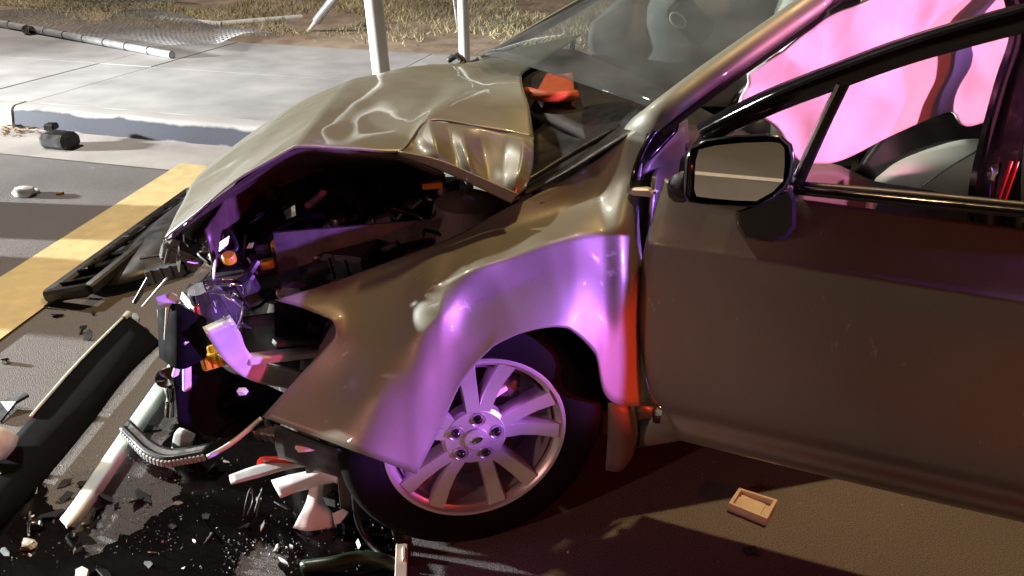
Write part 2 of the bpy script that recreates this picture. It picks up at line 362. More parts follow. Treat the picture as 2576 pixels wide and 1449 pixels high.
# kerb: face, rounded nose, top; a joint splits it in two lengths
def kerb(a, b):
    prof = [(KV, .0), (KV + .02, .135), (KV + .035, .155), (KV + .06, .163), (KV + .17, .165), (KV + .17, 0)]
    lines = [kline(v)[a:b] for v, z in prof]; n = len(lines[0]); Vv = [V3(p[0], p[1], z) for L, (v, z) in zip(lines, prof) for p in L]
    return Vv, [(i * n + j, i * n + j + 1, (i + 1) * n + j + 1, (i + 1) * n + j) for i in range(5) for j in range(n - 1)]
def ksub(u0, u1):
    prof = [(KV, .0), (KV + .02, .135), (KV + .035, .155), (KV + .06, .163), (KV + .17, .165), (KV + .17, 0)]
    us = np.linspace(u0, u1, 14); Vv, F = [], []
    for v, z in prof:
        for u in us:
            q = kp(u, v + .006 * math.sin(u * 7 + z * 30)); Vv.append(V3(q[0], q[1], z + (.004 * math.sin(u * 13) if z > .1 else 0)))
    n = len(us)
    F = [(i * n + j, i * n + j + 1, (i + 1) * n + j + 1, (i + 1) * n + j) for i in range(5) for j in range(n - 1)]
    F += [tuple(i * n for i in range(6)), tuple(i * n + n - 1 for i in range(6))]
    return Vv, F
kb = struct('kerb', kerb(4, None), 'kerb', 60)
ju = (G(62, 290, .08)[:2] - g0) @ gd
part('kerb_stone', kb, ksub(ju + .012, 1.9), 'kerb', 60)
part('kerb_stone', kb, ksub(ju - 2.6, ju - .012), 'gutter', 60)
part('kerb_stone', kb, ksub(ju - 5.2, ju - 2.62), 'gutter', 60)
# pavement slabs
sw = struct('sidewalk', strip(kline(KV + .165), [p + gn * 2.9 for p in kline(KV + .17)], .146, .146), 'gutter')
def slab(u0, u1, v0, v1, z=.165):
    g = .006; P = [kp(u0 + g, v0 + g), kp(u1 - g, v0 + g), kp(u1 - g, v1 - g), kp(u0 + g, v1 - g)]
    return merge(prism([V3(p[0], p[1], z) for p in P], (0, 0, 1), .03))
us = [-6.2, -4.4, -2.6, -.85, ju + .02, 1.75, 3.2, 4.9]
for i in range(len(us) - 1):
    for (v0, v1) in ((KV + .17, KV + 1.55), (KV + 1.55, KV + 2.95)):
        part('paving_slab', sw, slab(us[i], us[i + 1], v0, v1, .165 + .0012 * ((i + int(v0)) % 3)), 'concrete', False)
# soil bank behind the pavement, rising gently
def bankz(v): return .15 + max(0, v - 3.35) * .07
bg_rows = []
for v in (3.40, 3.9, 4.6, 5.6, 7, 10, 16, 40):
    bg_rows.append([np.append(kp(u, v), bankz(v) + rng.normal() * .012 * (v < 12)) for u in np.linspace(-14, 12, 40)])
bv = [p for r in bg_rows for p in r]; nn = 40
struct('soil_bank', (bv, [(i * nn + j, i * nn + j + 1, (i + 1) * nn + j + 1, (i + 1) * nn + j) for i in range(7) for j in range(nn - 1)]), 'soil', 'all')
# yellow crosswalk bar, flat paint
sd = nrm(np.append(G(430, 430)[:2] - G(0, 703)[:2], 0))[:2]; sn = V3(sd[1], -sd[0]); s0 = G(0, 703)[:2]
SWID = float((G(0, 860)[:2] - s0) @ sn)
s_end = ((g0 - s0) @ gn) / (sd @ gn) - .0
struct('crosswalk_stripe', sheet([s0 - sd * 3.2, s0 - sd * 3.2 + sn * SWID, s0 + sd * (s_end + .25) + sn * SWID, s0 + sd * (s_end + .30)], .0095), 'yellow')
# lane line behind the viewer's side of the road (seen in the door mirror)

# grass on the bank: uncountable blades
gv, gf = [], []
def in_grass(u, v): return v > 3.55 + .35 * math.sin(u * 1.1) + .25 * math.sin(u * 2.7 + 1)
for k in range(60000):
    u = rng.uniform(-8, 7); v = 3.6 + rng.gamma(2.2, 1.5)
    if v > 13 or (not in_grass(u, v) and rng.random() > .10): continue
    if math.sin(u * 2.1 + v) * math.sin(v * 1.7 - u) < -.55: continue
    q = kp(u, v); z = bankz(v); hgt = rng.uniform(.02, .085); a = rng.uniform(0, 6.28); wd = rng.uniform(.004, .010); ln = rng.uniform(.02, .10); b = rng.uniform(0, 6.28)
    k0 = len(gv)
    gv += [V3(q[0] - math.cos(a) * wd, q[1] - math.sin(a) * wd, z - .01), V3(q[0] + math.cos(a) * wd, q[1] + math.sin(a) * wd, z - .01),
           V3(q[0] + math.cos(b) * ln, q[1] + math.sin(b) * ln, z + hgt)]
    gf.append((k0, k0 + 1, k0 + 2))
thing('grass', (gv, gf), 'grass', 'dry yellow green grass on the soil bank behind the pavement', 'grass', kind='stuff', smooth=False)

# ================================================================== WRECKED CAR
CARR = root('wrecked_car', tuple(car(0, .9, 0)), 'crashed bronze saloon car with crumpled bonnet and open driver door', 'car')
P_ = lambda L: [[W(*q) for q in r] for r in L]

from mathutils import noise as mn
def dent(vf, amp, sc, ridge=True, seed=0.):
    """sheet-metal buckles: push vertices along the viewer-up direction by ridged noise"""
    Vv = []
    for v in vf[0]:
        q = Vector(v * sc) + Vector((seed, seed * 2, 0)); n1 = mn.noise(q); n1 = (1 - abs(n1) * 2.2) if ridge else n1
        Vv.append(v + nrm(V3(0, -.5, 1)) * amp * n1)
    return Vv, vf[1]
# --- near front fender, buckled
FEN = [
 [(690,755,0.15),(768,775,0.13),(835,803,0.09),(842,850,0.075),(752,948,0.07),(660,1050,0.05)],
 [(850,703,0.17),(868,745,0.14),(884,795,0.1),(880,862,0.055),(838,975,0.01),(790,1098,-0.045)],
 [(1000,652,0.175),(1000,703,0.13),(990,775,0.07),(970,862,0.005),(940,1005,-0.08),(920,1147,-0.125)],
 [(1098,615,0.17),(1085,665,0.1),(1068,735,0.025),(1046,850,-0.05),(1036,1010,-0.1),(1048,1195,-0.13)],
 [(1150,592,0.17),(1138,650,0.09),(1122,712,0.01),(1108,800,-0.048),(1104,925,-0.08),(1108,1080,-0.1)],
 [(1210,560,0.18),(1202,615,0.1),(1196,680,-0.005),(1182,765,-0.02),(1170,862,-0.062),(1163,962,-0.087)],
 [(1275,524,0.18),(1272,585,0.11),(1278,650,0),(1268,735,-0.02),(1255,805,-0.055),(1240,872,-0.085)],
 [(1350,488,0.17),(1352,552,0.12),(1362,622,0),(1358,700,-0.02),(1350,770,-0.055),(1340,832,-0.085)],
 [(1430,448,0.17),(1432,520,0.13),(1442,600,0),(1446,690,-0.025),(1440,770,-0.055),(1430,828,-0.08)],
 [(1505,402,0.17),(1505,492,0.125),(1518,588,0.01),(1524,690,-0.02),(1520,790,-0.04),(1500,893,-0.075)],
 [(1568,348,0.16),(1560,450,0.11),(1566,570,0.01),(1572,700,-0.03),(1566,850,-0.045),(1534,1008,-0.065)],
 [(1640,292,0.14),(1616,410,0.1),(1606,530,0.06),(1618,690,0.03),(1618,830,0.03),(1656,1024,0.02)],
]
part('fender', CARR, dent(patch(P_(FEN), 8, lambda v: {3: max(0, (v - .6) / .4) ** 2, 4: .8 * math.exp(-((v - .5) / .2) ** 2), 6: .5, 8: .4, 9: .5}, lambda i: {2: .85 if 3 < i < 11 else .3, 3: .5, 1: .4, 4: .3}), .0035, 6.5, True, 3.3), 'paint', 'all', solid=.004, label='buckled front fender torn loose at its nose')
# --- hood, buckled into a tent and folded down at its rear near corner
HOOD = [
 [(415,600,.28),(452,525,.48),(490,455,.75),(562,386,1.05),(625,352,1.40)],
 [(485,542,.24),(535,478,.44),(580,392,.78),(652,322,1.10),(715,300,1.47)],
 [(575,468,.21),(645,398,.44),(700,310,.82),(765,252,1.15),(815,245,1.5)],
 [(740,367,.20),(790,308,.44),(850,236,.85),(890,200,1.20),(930,200,1.54)],
 [(872,374,.20),(905,318,.42),(985,225,.85),(1025,172,1.25),(1050,172,1.55)],
 [(1006,380,.20),(1045,300,.40),(1105,232,.72),(1130,168,1.20),(1145,160,1.55)],
 [(1076,306,.345),(1110,270,.45),(1170,222,.66),(1188,170,1.18),(1190,152,1.53)],
 [(1210,322,.315),(1222,272,.42),(1240,212,.64),(1245,172,1.15),(1320,118,1.47)],
 [(1343,348,.285),(1332,270,.40),(1312,205,.56),(1326,176,1.05),(1462,88,1.38)],
]
hood = part('hood', CARR, dent(patch(P_(HOOD), 10, lambda v: {3: .75, 5: .6, 7: .6}, lambda i: {1: .6, 2: .5, 3: .3}), .004, 4.2, True, 5.3), 'paint', 'all', solid=.004, label='crumpled bronze hood buckled up in the middle')
FLAP = [
 [(1012,350,.285),(1010,358,.265),(1007,368,.235),(1003,384,.20)],
 [(1042,326,.325),(1048,350,.27),(1046,376,.235),(1042,397,.195)],
 [(1078,304,.345),(1090,345,.235),(1098,385,.195),(1100,420,.183)],
 [(1130,310,.335),(1136,352,.275),(1150,398,.215),(1152,443,.168)],
 [(1162,315,.325),(1166,362,.235),(1178,412,.175),(1182,456,.16)],
 [(1212,322,.315),(1215,380,.27),(1225,430,.215),(1228,478,.15)],
 [(1270,332,.30),(1268,395,.245),(1268,445,.18),(1262,494,.14)],
 [(1318,340,.29),(1312,395,.205),(1302,445,.15),(1288,507,.13)],
 [(1343,346,.285),(1342,400,.22),(1334,448,.165),(1322,470,.14)],
]
part('hood_corner', hood, dent(patch(P_(FLAP), 7, lambda v: {2: .8, 3: .8, 4: .9, 5: .6, 6: .7, 7: .8}), .002, 14.0), 'paint', 'all', solid=.004, label='rear near corner of the hood folded down in sharp creases')
part('hood_hem', hood, patch(P_([[(1003,385,.198),(1002,378,.19)],[(1100,422,.181),(1104,400,.168)],[(1182,458,.158),(1190,436,.145)],[(1260,496,.138),(1275,474,.125)],[(1288,509,.128),(1303,486,.118)]]), 5), 'paint', 'all', solid=.005)

def mech(c, sz, seed):
    """small mechanical assembly: blocks, canisters, ribs at odd angles"""
    r = np.random.default_rng(seed); A = nrm(CR + r.normal(size=3)*.35); _, B, C_2 = frame(A, V3(0,0,1)+r.normal(size=3)*.3); out_ = []
    out_.append(beam(c-A*sz[0], c+A*sz[0], sz[1]*1.6, sz[2]*1.4, C_2, ch=.15))
    for q in range(r.integers(2,5)):
        p = c + A*sz[0]*r.uniform(-.8,.8) + B*sz[1]*r.uniform(-.7,.7); h = sz[2]*r.uniform(.7,1.6)
        if r.random() < .5:
            rad = sz[1]*r.uniform(.25,.55); out_.append(lathe([(0,h),(rad*.85,h),(rad,h*.9),(rad,h*.55),(rad*1.15,h*.5),(rad*1.15,0)], p, nrm(C_2+r.normal(size=3)*.25), 12))
        else: out_.append(beam(p, p+A*sz[0]*.9+C_2*h*.6, sz[1]*.25, sz[2]*.25, C_2))
    for q in range(3): out_.append(beam(c-A*sz[0]*(.6-.5*q)+B*sz[1]*.82-C_2*sz[2]*.6, c-A*sz[0]*(.6-.5*q)+B*sz[1]*.82+C_2*sz[2]*.6, .006, .008, A))
    return merge(*out_)
part('hood_inner', hood, patch(P_([[(419,604,.30),(445,602,.55),(480,650,.8)],[(488,547,.27),(530,548,.60),(570,606,.9)],[(578,474,.24),(640,482,.65),(680,548,.95)],[(742,374,.23),(760,425,.70),(780,498,1.0)],[(872,381,.23),(880,430,.70),(900,490,1.0)],[(1003,389,.23),(1000,430,.70),(1000,480,1.0)],[(1120,438,.20),(1120,450,.6),(1110,490,.95)]]),5), 'innerpaint', 'all', solid=.003, label='dark buckled underside frame of the hood')
# --- inner structures of the engine bay
part('inner_apron', CARR, patch(P_([[(690,765,.19),(700,900,.22),(760,1050,.26)],[(1000,662,.24),(1000,800,.28),(1000,1000,.34)],[(1280,532,.25),(1290,640,.31),(1300,800,.42)]]), 4), 'blackmatte', 'all', solid=.003)
def C4(s0,s1,t0,t1,z): return [car(s0,t0,z),car(s1,t0,z),car(s1,t1,z),car(s0,t1,z)]
part('firewall', CARR, prism([car(.22,.15,.3),car(.22,1.65,.3),car(.20,1.65,.93),car(.20,.15,.88)], -CR, .03), 'dark', False)
part('engine_block', CARR, merge(crate(car(-.14,.95,.47), CR, CL, (0,0,1), .45, .70, .32), mech(car(-.2,.75,.64), (.14,.12,.05), 91), mech(car(-.02,1.05,.66), (.15,.13,.05), 92)), 'dark')
part('intake_box', CARR, mech(W(930,575,.45), (.09,.09,.045), 93), 'black')
part('battery', CARR, mech(W(1090,535,.55), (.09,.08,.06), 94), 'black')
part('fuse_cover', CARR, crate(W(1085,462,.52), CR, CL, (0,0,1), .055, .05, .016), 'orange', label='small orange cover in the engine bay')
part('strut_tower', CARR, lathe([(.0,.06),(.05,.06),(.09,.04),(.10,.0),(.12,-.06)], W(1180,545,.35), (0,0,1), 20), 'dark')
part('washer_tank', CARR, mech(W(870,645,.32), (.09,.07,.05), 3), 'black', 30)
part('radiator', CARR, patch([[car(-.55,.35,.35),car(-.50,.9,.35),car(-.42,1.4,.35)],[car(-.58,.35,.55),car(-.50,.9,.55),car(-.40,1.4,.55)],[car(-.52,.38,.72),car(-.45,.9,.70),car(-.36,1.4,.70)]],4), 'black', 'all', solid=.03)
def hose(name, L, r, mat, n=8): return part(name, CARR, tube([W(*q) for q in L], r, n, 6), mat, 'all')
hose('hose', [(640,640,.5),(720,570,.5),(800,545,.5),(850,570,.48),(905,545,.5)], .016, 'black')
hose('hose', [(760,690,.3),(850,660,.3),(950,630,.35),(1050,580,.4)], .022, 'black')
hose('hose', [(500,700,.45),(560,640,.5),(640,600,.6),(700,560,.65)], .012, 'dark')
hose('pipe', [(700,600,.5),(735,575,.5),(765,555,.5)], .006, 'grime')
hose('pipe', [(770,520,.55),(790,505,.55),(808,490,.55),(815,478,.55)], .010, 'palemetal')
hose('pipe', [(792,545,.5),(815,555,.5),(840,555,.5),(855,548,.5)], .009, 'chrome')
hose('wire', [(618,590,.35),(614,630,.35),(608,690,.35)], .003, 'grime', 5)
hose('wire', [(415,600,.3),(412,620,.3),(408,650,.3)], .003, 'chrome', 5)
hose('wire', [(560,700,.3),(580,735,.25),(600,760,.25),(596,810,.25)], .003, 'grime', 5)
part('oil_cap', CARR, lathe([(0,.012),(.017,.012),(.020,.007),(.020,-.012)], W(702,618,.34), nrm(V3(.1,-.5,1)), 18), 'cap', label='yellow filler cap in the engine bay')
part('fluid_cap', CARR, lathe([(0,.010),(.013,.010),(.016,.006),(.016,-.010)], W(576,648,.26), nrm(V3(0,-.35,1)), 18), 'cap', label='yellow fluid cap behind the broken headlight')
part('bracket', CARR, beam(W(655,668,.30), W(690,660,.30), .03, .02), 'cap')
part('bracket', CARR, beam(W(835,640,.4), W(880,660,.38), .05, .015), 'trim')
def shardv(P, t, th=.006):
    Q = [W(x, y, t + .01 * math.sin(i * 2.1)) for i, (x, y) in enumerate(P)]; n = np.cross(Q[1] - Q[0], Q[2] - Q[0])
    if n @ (CAM - Q[0]) < 0: n = -n
    return prism(Q, n, th)
for P, t, mt in (([(505,625),(522,600),(534,588),(530,605),(512,628)], .40, 'chrome'), ([(510,668),(524,636),(536,632),(532,655),(514,690)], .38, 'chrome'),
                 ([(486,690),(520,655),(540,652),(535,668),(500,705)], .36, 'palemetal'), ([(462,735),(476,712),(486,715),(474,742)], .30, 'chrome'),
                 ([(470,745),(484,735),(478,765),(468,770)], .30, 'palemetal'), ([(448,768),(470,748),(478,756),(456,780)], .28, 'chrome'),
                 ([(432,790),(450,770),(458,778),(440,800)], .27, 'palemetal'), ([(395,800),(412,760),(430,738),(436,752),(420,790)], .35, 'palemetal')):
    part('lamp_fragment', CARR, shardv(P, t), mt, False)
# --- broken headlight: curved bright reflectors and housing
part('headlamp_housing', CARR, mech(W(560,745,.24), (.08,.07,.06), 11), 'black', 30)
part('headlamp_reflector', CARR, patch(P_([[(508,708,.12),(512,718,.10)],[(560,702,.13),(562,716,.10)],[(600,705,.14),(612,718,.11)],[(612,722,.15),(614,745,.12)]]), 5), 'chrome', 'all', solid=.004)
part('headlamp_reflector', CARR, patch(P_([[(522,726,.12),(524,735,.10)],[(560,728,.11),(560,742,.09)],[(592,738,.11),(588,756,.09)],[(616,756,.12),(614,778,.10)]]), 5), 'chrome', 'all', solid=.004)
part('headlamp_lens', CARR, patch(P_([[(480,705,.05),(500,790,.03)],[(560,730,.04),(560,815,.02)],[(612,760,.06),(600,830,.04)]]), 4), 'clear', 'all', solid=.003)
part('lens_stem', CARR, tube([W(612,770,.1), W(606,800,.1), W(596,822,.1)], .003, 6), 'chrome')
part('red_reflector', CARR, beam(W(700,725,.25), W(706,760,.25), .012, .012), 'redplastic')
part('red_reflector', CARR, beam(W(494,770,.15), W(500,800,.15), .014, .012), 'redplastic')
part('lamp_bracket', CARR, shardv([(487,775),(520,735),(545,760),(560,820),(585,850),(560,870),(520,845),(505,800)], .2, .01), 'tan', False)
part('headlamp_back', CARR, patch(P_([[(395,755,.18),(400,900,.12)],[(455,770,.10),(455,930,.06)],[(520,800,.14),(520,900,.10)]]), 4), 'blackmatte', 'all', solid=.01)
part('bracket', CARR, shardv([(392,748),(430,735),(445,742),(446,756),(400,768)], .12, .01), 'palemetal', False)
part('bracket', CARR, beam(W(425,768,.13), W(418,880,.12), .006, .012), 'palemetal')
# bumper beam end: pale curved bar sweeping down to the right, and its stay
part('bumper_beam', CARR, patch(P_([[(520,840,.05),(590,810,.07)],[(545,880,.06),(606,840,.08)],[(580,922,.08),(622,880,.10)],[(640,960,.12),(660,912,.14)],[(760,985,.18),(765,938,.19)],[(880,1010,.24),(885,965,.25)]]), 6), 'palemetal', 'all', solid=.03, label='pale bent end of the front bumper beam')
part('beam_stay', CARR, beam(W(620,905,.12), W(830,880,.20), .035, .02), 'palemetal')
part('beam_stay', CARR, beam(W(690,862,.16), W(840,850,.22), .03, .015), 'grime')
part('splash_shield', CARR, patch(P_([[(610,800,.22),(600,900,.24)],[(740,790,.22),(745,930,.24)],[(840,850,.22),(850,990,.24)]]), 4), 'black', 'all', solid=.006)
part('wheel_liner', CARR, patch(P_([[(690,1068,.02),(690,1110,.06),(700,1150,.12)],[(800,1112,.0),(800,1150,.06),(800,1185,.12)],[(980,1180,.0),(985,1210,.05),(980,1240,.1)]]), 4), 'black', 'all', solid=.004)
part('under_tray', CARR, patch([[car(-.42,.22,.22),car(-.5,.9,.2),car(-.5,1.5,.22)],[car(-.3,.22,.18),car(-.35,.9,.17),car(-.35,1.5,.2)],[car(-.2,.2,.2),car(-.1,.9,.2),car(-.1,1.5,.2)]],4), 'dark', 'all', solid=.01)
part('underbody_light_block', CARR, merge(crate(car(-.36,.95,.19), CL, CR, (0,0,1), 1.45, .10, .26), crate(car(-.30,.40,.14), CL, CR, (0,0,1), .5, .06, .20)), 'dark')  # block added under the car to stop headlight reaching the ground
part('torn_liner', CARR, dent(patch(P_([[(430,890,.16),(440,980,.14),(455,1075,.12)],[(500,880,.20),(505,985,.17),(515,1100,.12)],[(570,930,.22),(580,1010,.18),(590,1100,.13)],[(640,960,.24),(650,1030,.2),(655,1085,.15)],[(720,990,.26),(715,1050,.22),(700,1100,.17)]]), 7), .022, 9., True, 1.7), 'blackmatte', 25, solid=.004, label='crumpled black liner hanging in the crushed corner')
part('torn_liner', CARR, dent(patch(P_([[(400,780,.26),(405,870,.20)],[(470,800,.24),(465,900,.18)],[(540,860,.24),(530,930,.2)]]), 7), .015, 12., True, 4.1), 'black', 25, solid=.004)
part('bay_light_block', CARR, dent(patch([[car(-.56,.28,.64),car(-.57,.29,.82)],[car(-.53,.45,.64),car(-.52,.46,.85)],[car(-.49,.65,.64),car(-.47,.66,.87)],[car(-.46,.85,.62),car(-.44,.86,.88)]],5), .01, 8.), 'innerpaint', 25, solid=.006, label='added bent panel blocking light across the front of the engine bay')  # panel added to keep stray headlight off the fender
# small clutter in the crushed corner
k = 0
for (x, y, t, sz, mt) in ((540,905,.12,.03,'cap'),
        (610,985,.05,.014,'mint'),(680,1090,.08,.03,'grime'),(770,1120,.05,.02,'tan'),(820,1100,.06,.02,'orange'),
        (640,720,.35,.05,'grime'),(700,690,.35,.05,'dark'),(760,650,.42,.06,'dark'),(820,600,.5,.06,'black'),(900,500,.7,.07,'dark'),(980,470,.7,.06,'dark'),(640,560,.7,.07,'dark'),(560,590,.6,.06,'black'),(470,640,.5,.05,'dark'),(430,680,.5,.05,'black'),
        (1000,430,.8,.02,'redplastic'),(850,575,.45,.03,'trim'),(660,630,.45,.02,'palemetal'),(720,640,.44,.02,'palemetal'),(1180,560,.3,.03,'grime'),(740,730,.2,.025,'grime')):
    k += 1
    szv = (sz * rng.uniform(.8, 1.4), sz * rng.uniform(.6, 1.0), sz * rng.uniform(.5, .9)); part('crushed_component', CARR, mech(W(x, y, t), szv, k) if sz >= .03 else lump(W(x, y, t), szv, k, .2, 1), mt, 25)
for (x0,y0,x1,y1,t,wd,mt) in ((560,1015,690,985,.16,.03,'blackmatte'),(470,900,470,980,.1,.02,'mint'),(452,900,440,945,.08,.016,'whiteplastic'),(470,860,450,890,.08,.012,'palemetal'),(380,690,340,760,.5,.02,'grime'),(350,650,410,640,.6,.012,'grime'),(420,700,360,770,.45,.012,'palemetal')):
    part('bracket', CARR, beam(W(x0,y0,t), W(x1,y1,t+.02), wd, wd*.5), mt)

for k in range(26):    # splinters of the broken lamp, tilted every way
    c_ = W(rng.uniform(420,640), rng.uniform(600,900), rng.uniform(.08,.35)); n2 = nrm(rng.normal(size=3)); _, a_, b_ = frame(n2, rng.normal(size=3)); L_ = rng.uniform(.012,.035); w_ = rng.uniform(.004,.014)
    part('lamp_fragment', CARR, prism([c_+a_*L_, c_+b_*w_+a_*L_*.2, c_-a_*L_*rng.uniform(.5,1), c_-b_*w_*rng.uniform(.3,1)], n2, .003), ['chrome','palemetal','clear','black','whiteplastic','black'][k % 6], False)
for k in range(22):    # wiring
    x, y = rng.uniform(480,1100), rng.uniform(560,720); y = max(y, 480 + (1100-x)*.15); t = rng.uniform(.25,.6); P = [W(x,y,t)]
    for q in range(4): P.append(P[-1] + CR*rng.normal()*.06 + CL*rng.normal()*.05 + V3(0,0,rng.normal()*.03))
    part('wire', CARR, tube(P, rng.uniform(.0025,.006), 6, 5), ['black','dark','grime','black','redplastic','black','grime'][k % 7], 'all')

# --- wheel (near front)
def wheel(c, ax, detail=True, spin=0):
    """c: centre on outer face, ax: outward axis"""
    ax = nrm(ax); wh = part('wheel', CARR, lathe([(.12,-.11),(.196,-.12),(.205,-.13),(.212,-.18),(.225,-.19),(.225,-.20),(.20,-.2),(.19,-.12),(.12,-.10)], c, ax, 40), 'alloydark')
    ty = [(.222,-.012),(.232,-.002),(.245,.004),(.275,.010),(.305,.006),(.322,-.006),(.332,-.022),(.335,-.045)]
    ty += [(.335,-.06),(.327,-.062),(.327,-.070),(.336,-.072),(.336,-.105),(.328,-.107),(.328,-.115),(.336,-.117),(.335,-.165),(.330,-.19),(.31,-.215),(.27,-.222),(.235,-.21),(.222,-.20)]
    part('tyre', wh, lathe(ty, c, ax, 72), 'rubber', 'all')
    part('rim', wh, lathe([(.228,-.012),(.231,-.004),(.228,.001),(.221,.0),(.217,-.008),(.208,-.014),(.205,-.03),(.203,-.10),(.196,-.12),(.190,-.12),(.197,-.06),(.199,-.02)], c, ax, 72), 'alloy', 30)
    if not detail: return wh
    d, a, b = frame(ax)
    def pol(r, th, h): return c + d * h + r * (math.cos(th) * a + math.sin(th) * b)
    for g in range(5):
        t0 = spin + g * 2 * math.pi / 5
        for sgn in (-1, 1):
            # spoke cross-sections from hub to rim: centre angle, half width, face height
            secs = []
            for r, off, hw, h in ((.045,.17,.022,-.014),(.075,.18,.0205,-.018),(.12,.205,.0205,-.022),(.165,.228,.0220,-.018),(.214,.245,.0250,-.005)):
                th = t0 + sgn * off; p = pol(r, th, h); tn = nrm(pol(r, th + .01, h) - p)
                secs.append([p - tn * hw - d * .010, p - tn * (hw - .004), p + tn * (hw - .004), p + tn * hw - d * .010, p + tn * (hw - .003) - d * .045, p - tn * (hw - .003) - d * .045])
            Vv = [v for s_ in secs for v in s_]; F = []
            for i in range(4):
                for j in range(6): F.append((i * 6 + j, i * 6 + (j + 1) % 6, (i + 1) * 6 + (j + 1) % 6, (i + 1) * 6 + j))
            F += [tuple(range(6)), tuple(range(24, 30))]
            part('spoke', wh, (Vv, F), 'alloy', 30)
        part('lug_nut', wh, lathe([(0,.006),(.006,.005),(.0105,0),(.012,-.008),(.0135,-.016),(.014,-.03)], pol(.054, t0, -.008), ax, 14), 'blackgloss', 50)
        part('lug_recess', wh, lathe([(.0175,-.0002),(.0185,.0006),(.0195,-.0006)], pol(.054, t0, -.0125), ax, 18), 'alloydark')
    part('hub', wh, lathe([(0,-.012),(.034,-.012),(.036,-.013),(.075,-.017),(.083,-.024),(.085,-.05),(0,-.05)], c, ax, 40), 'alloy', 30)
    cp = part('centre_cap', wh, lathe([(0,-.004),(.022,-.0045),(.0295,-.0065),(.031,-.012)], c, ax, 32), 'alloy', 50)
    # oval emblem with streaks
    ev, ef = [], []
    for j in range(28):
        t = 2 * math.pi * j / 28; u = nrm(CR * .94 + V3(0,0,.33)); vv = np.cross(d, u)
        p = c + d * -.0022 + u * .0165 * math.cos(t) + vv * .009 * math.sin(t); q = c + d * -.0018 + u * .0148 * math.cos(t) + vv * .0076 * math.sin(t)
        ev += [p, q]
    ef = [(2 * j, (2 * j + 2) % 56, (2 * j + 3) % 56, 2 * j + 1) for j in range(28)]
    e1 = (ev, ef)
    pl = prism([ev[2 * j + 1] - d * .0012 for j in range(28)], d, .003)
    part('emblem', wh, pl, 'blackgloss', False)
    part('emblem_ring', wh, e1, 'chrome', False, solid=.002)
    for x0, y0, x1, y1 in ((-.010,-.002,.009,.003),(-.006,-.0045,.010,-.001),(-.009,.002,.004,.0045)):
        part('emblem_streak', wh, beam(c - d * .0022 + u * x0 + vv * y0, c - d * .0022 + u * x1 + vv * y1, .0012, .0012, d), 'chrome')
    part('brake_disc', wh, lathe([(.07,-.10),(.145,-.10),(.147,-.105),(.147,-.125),(.06,-.125)], c, ax, 48), 'grime')
    part('brake_caliper', wh, lump(c + d * -.095 + CR * .085 + V3(0,0,.10), (.05,.035,.035), 5, .12), 'grime', 40)
    part('brake_bolt', wh, beam(c + d * -.055 + CR * .05 + V3(0,0,.085), c + d * -.055 + CR * .088 + V3(0,0,.108), .014, .014), 'palemetal')
    part('brake_shield', wh, lathe([(.0,-.135),(.19,-.135),(.19,-.14),(0,-.14)], c, ax, 32), 'dark')
    return wh
WC = W(1200,1110,-.008)
wheel(WC, -CL, True, math.radians(97))
wheel(car(2.75, .03, .335), -CL, False)
wheel(car(.05, 1.78, .335), CL, False)
wheel(car(2.75, 1.78, .335), CL, False)
# wheel house behind the tyre, mud flap
part('wheel_house', CARR, patch([[car(.40*math.cos(a), t, .335 + .40*math.sin(a)) for t in (.13,.2,.30)] for a in np.linspace(-.35, math.pi*.98, 9)], 3), 'dark', 'all', solid=.004)
part('wheel_house_wall', CARR, prism([car(-.42,.30,.12),car(.45,.30,.12),car(.45,.30,.80),car(-.42,.30,.80)], -CL, .01), 'dark', False)
part('mud_flap', CARR, patch(P_([[(1530,1018,.0),(1528,1100,.005),(1524,1184,.0)],[(1566,1018,-.005),(1568,1110,-.01),(1562,1186,-.005)],[(1596,1018,.02),(1604,1090,.01),(1592,1150,.015)]]), 4), 'trim', 'all', solid=.012)
part('rocker_end', CARR, patch(P_([[(1596,1020,.03),(1600,1085,.04)],[(1640,1026,.03),(1650,1100,.05)],[(1690,1050,.05),(1720,1105,.07)]]), 4), 'paint', 'all', solid=.01)
part('hinge', CARR, lump(W(1654,1040,-.01), (.012,.012,.025), 8, .2, 2), 'chrome', 30)
part('hinge', CARR, lump(W(1616,482,.06), (.03,.012,.009), 9, .25, 2), 'palemetal', 30)
part('door_jamb', CARR, patch([[car(.46,.05,.33),car(.50,.14,.33)],[car(.45,.05,.6),car(.49,.14,.6)],[car(.45,.06,.95),car(.50,.14,.95)]],4), 'paint', 'all', solid=.01)

# --- rocker, floor, far side, roof and tail so that the car is whole
part('rocker_panel', CARR, patch([[car(s,.09,.34),car(s,.03,.28),car(s,.03,.2),car(s,.12,.17)] for s in (.46,1.2,2.0,2.4)],4), 'paint', 'all', solid=.01)
part('floor_pan', CARR, crate(car(1.5,.9,.24), CR, CL, (0,0,1), 2.3, 1.6, .08), 'dark', False)
def side(s_list, f): return [[f(s, z) for z in (.30,.45,.62,.80,.93)] for s in s_list]
bul = {.30:.06,.45:.0,.62:.01,.80:-.005,.93:.05}
part('rear_door', CARR, patch(side((1.56,1.9,2.28,2.4), lambda s,z: car(s - (.0 if z>.7 else 0), bul[z], z if not (z<.5 and s>2.3) else .62)),4), 'paint', 'all', solid=.03)
part('rear_quarter', CARR, patch([[car(s, .0 + .05*(z>.9) + .02*(s>3.3), z) for z in zz] for s, zz in ((2.4,(.66,.75,.85,.95)),(2.75,(.70,.78,.88,.98)),(3.1,(.62,.74,.87,.99)),(3.5,(.4,.6,.8,.99)),(3.8,(.4,.6,.8,.98)))],4), 'paint', 'all', solid=.01)
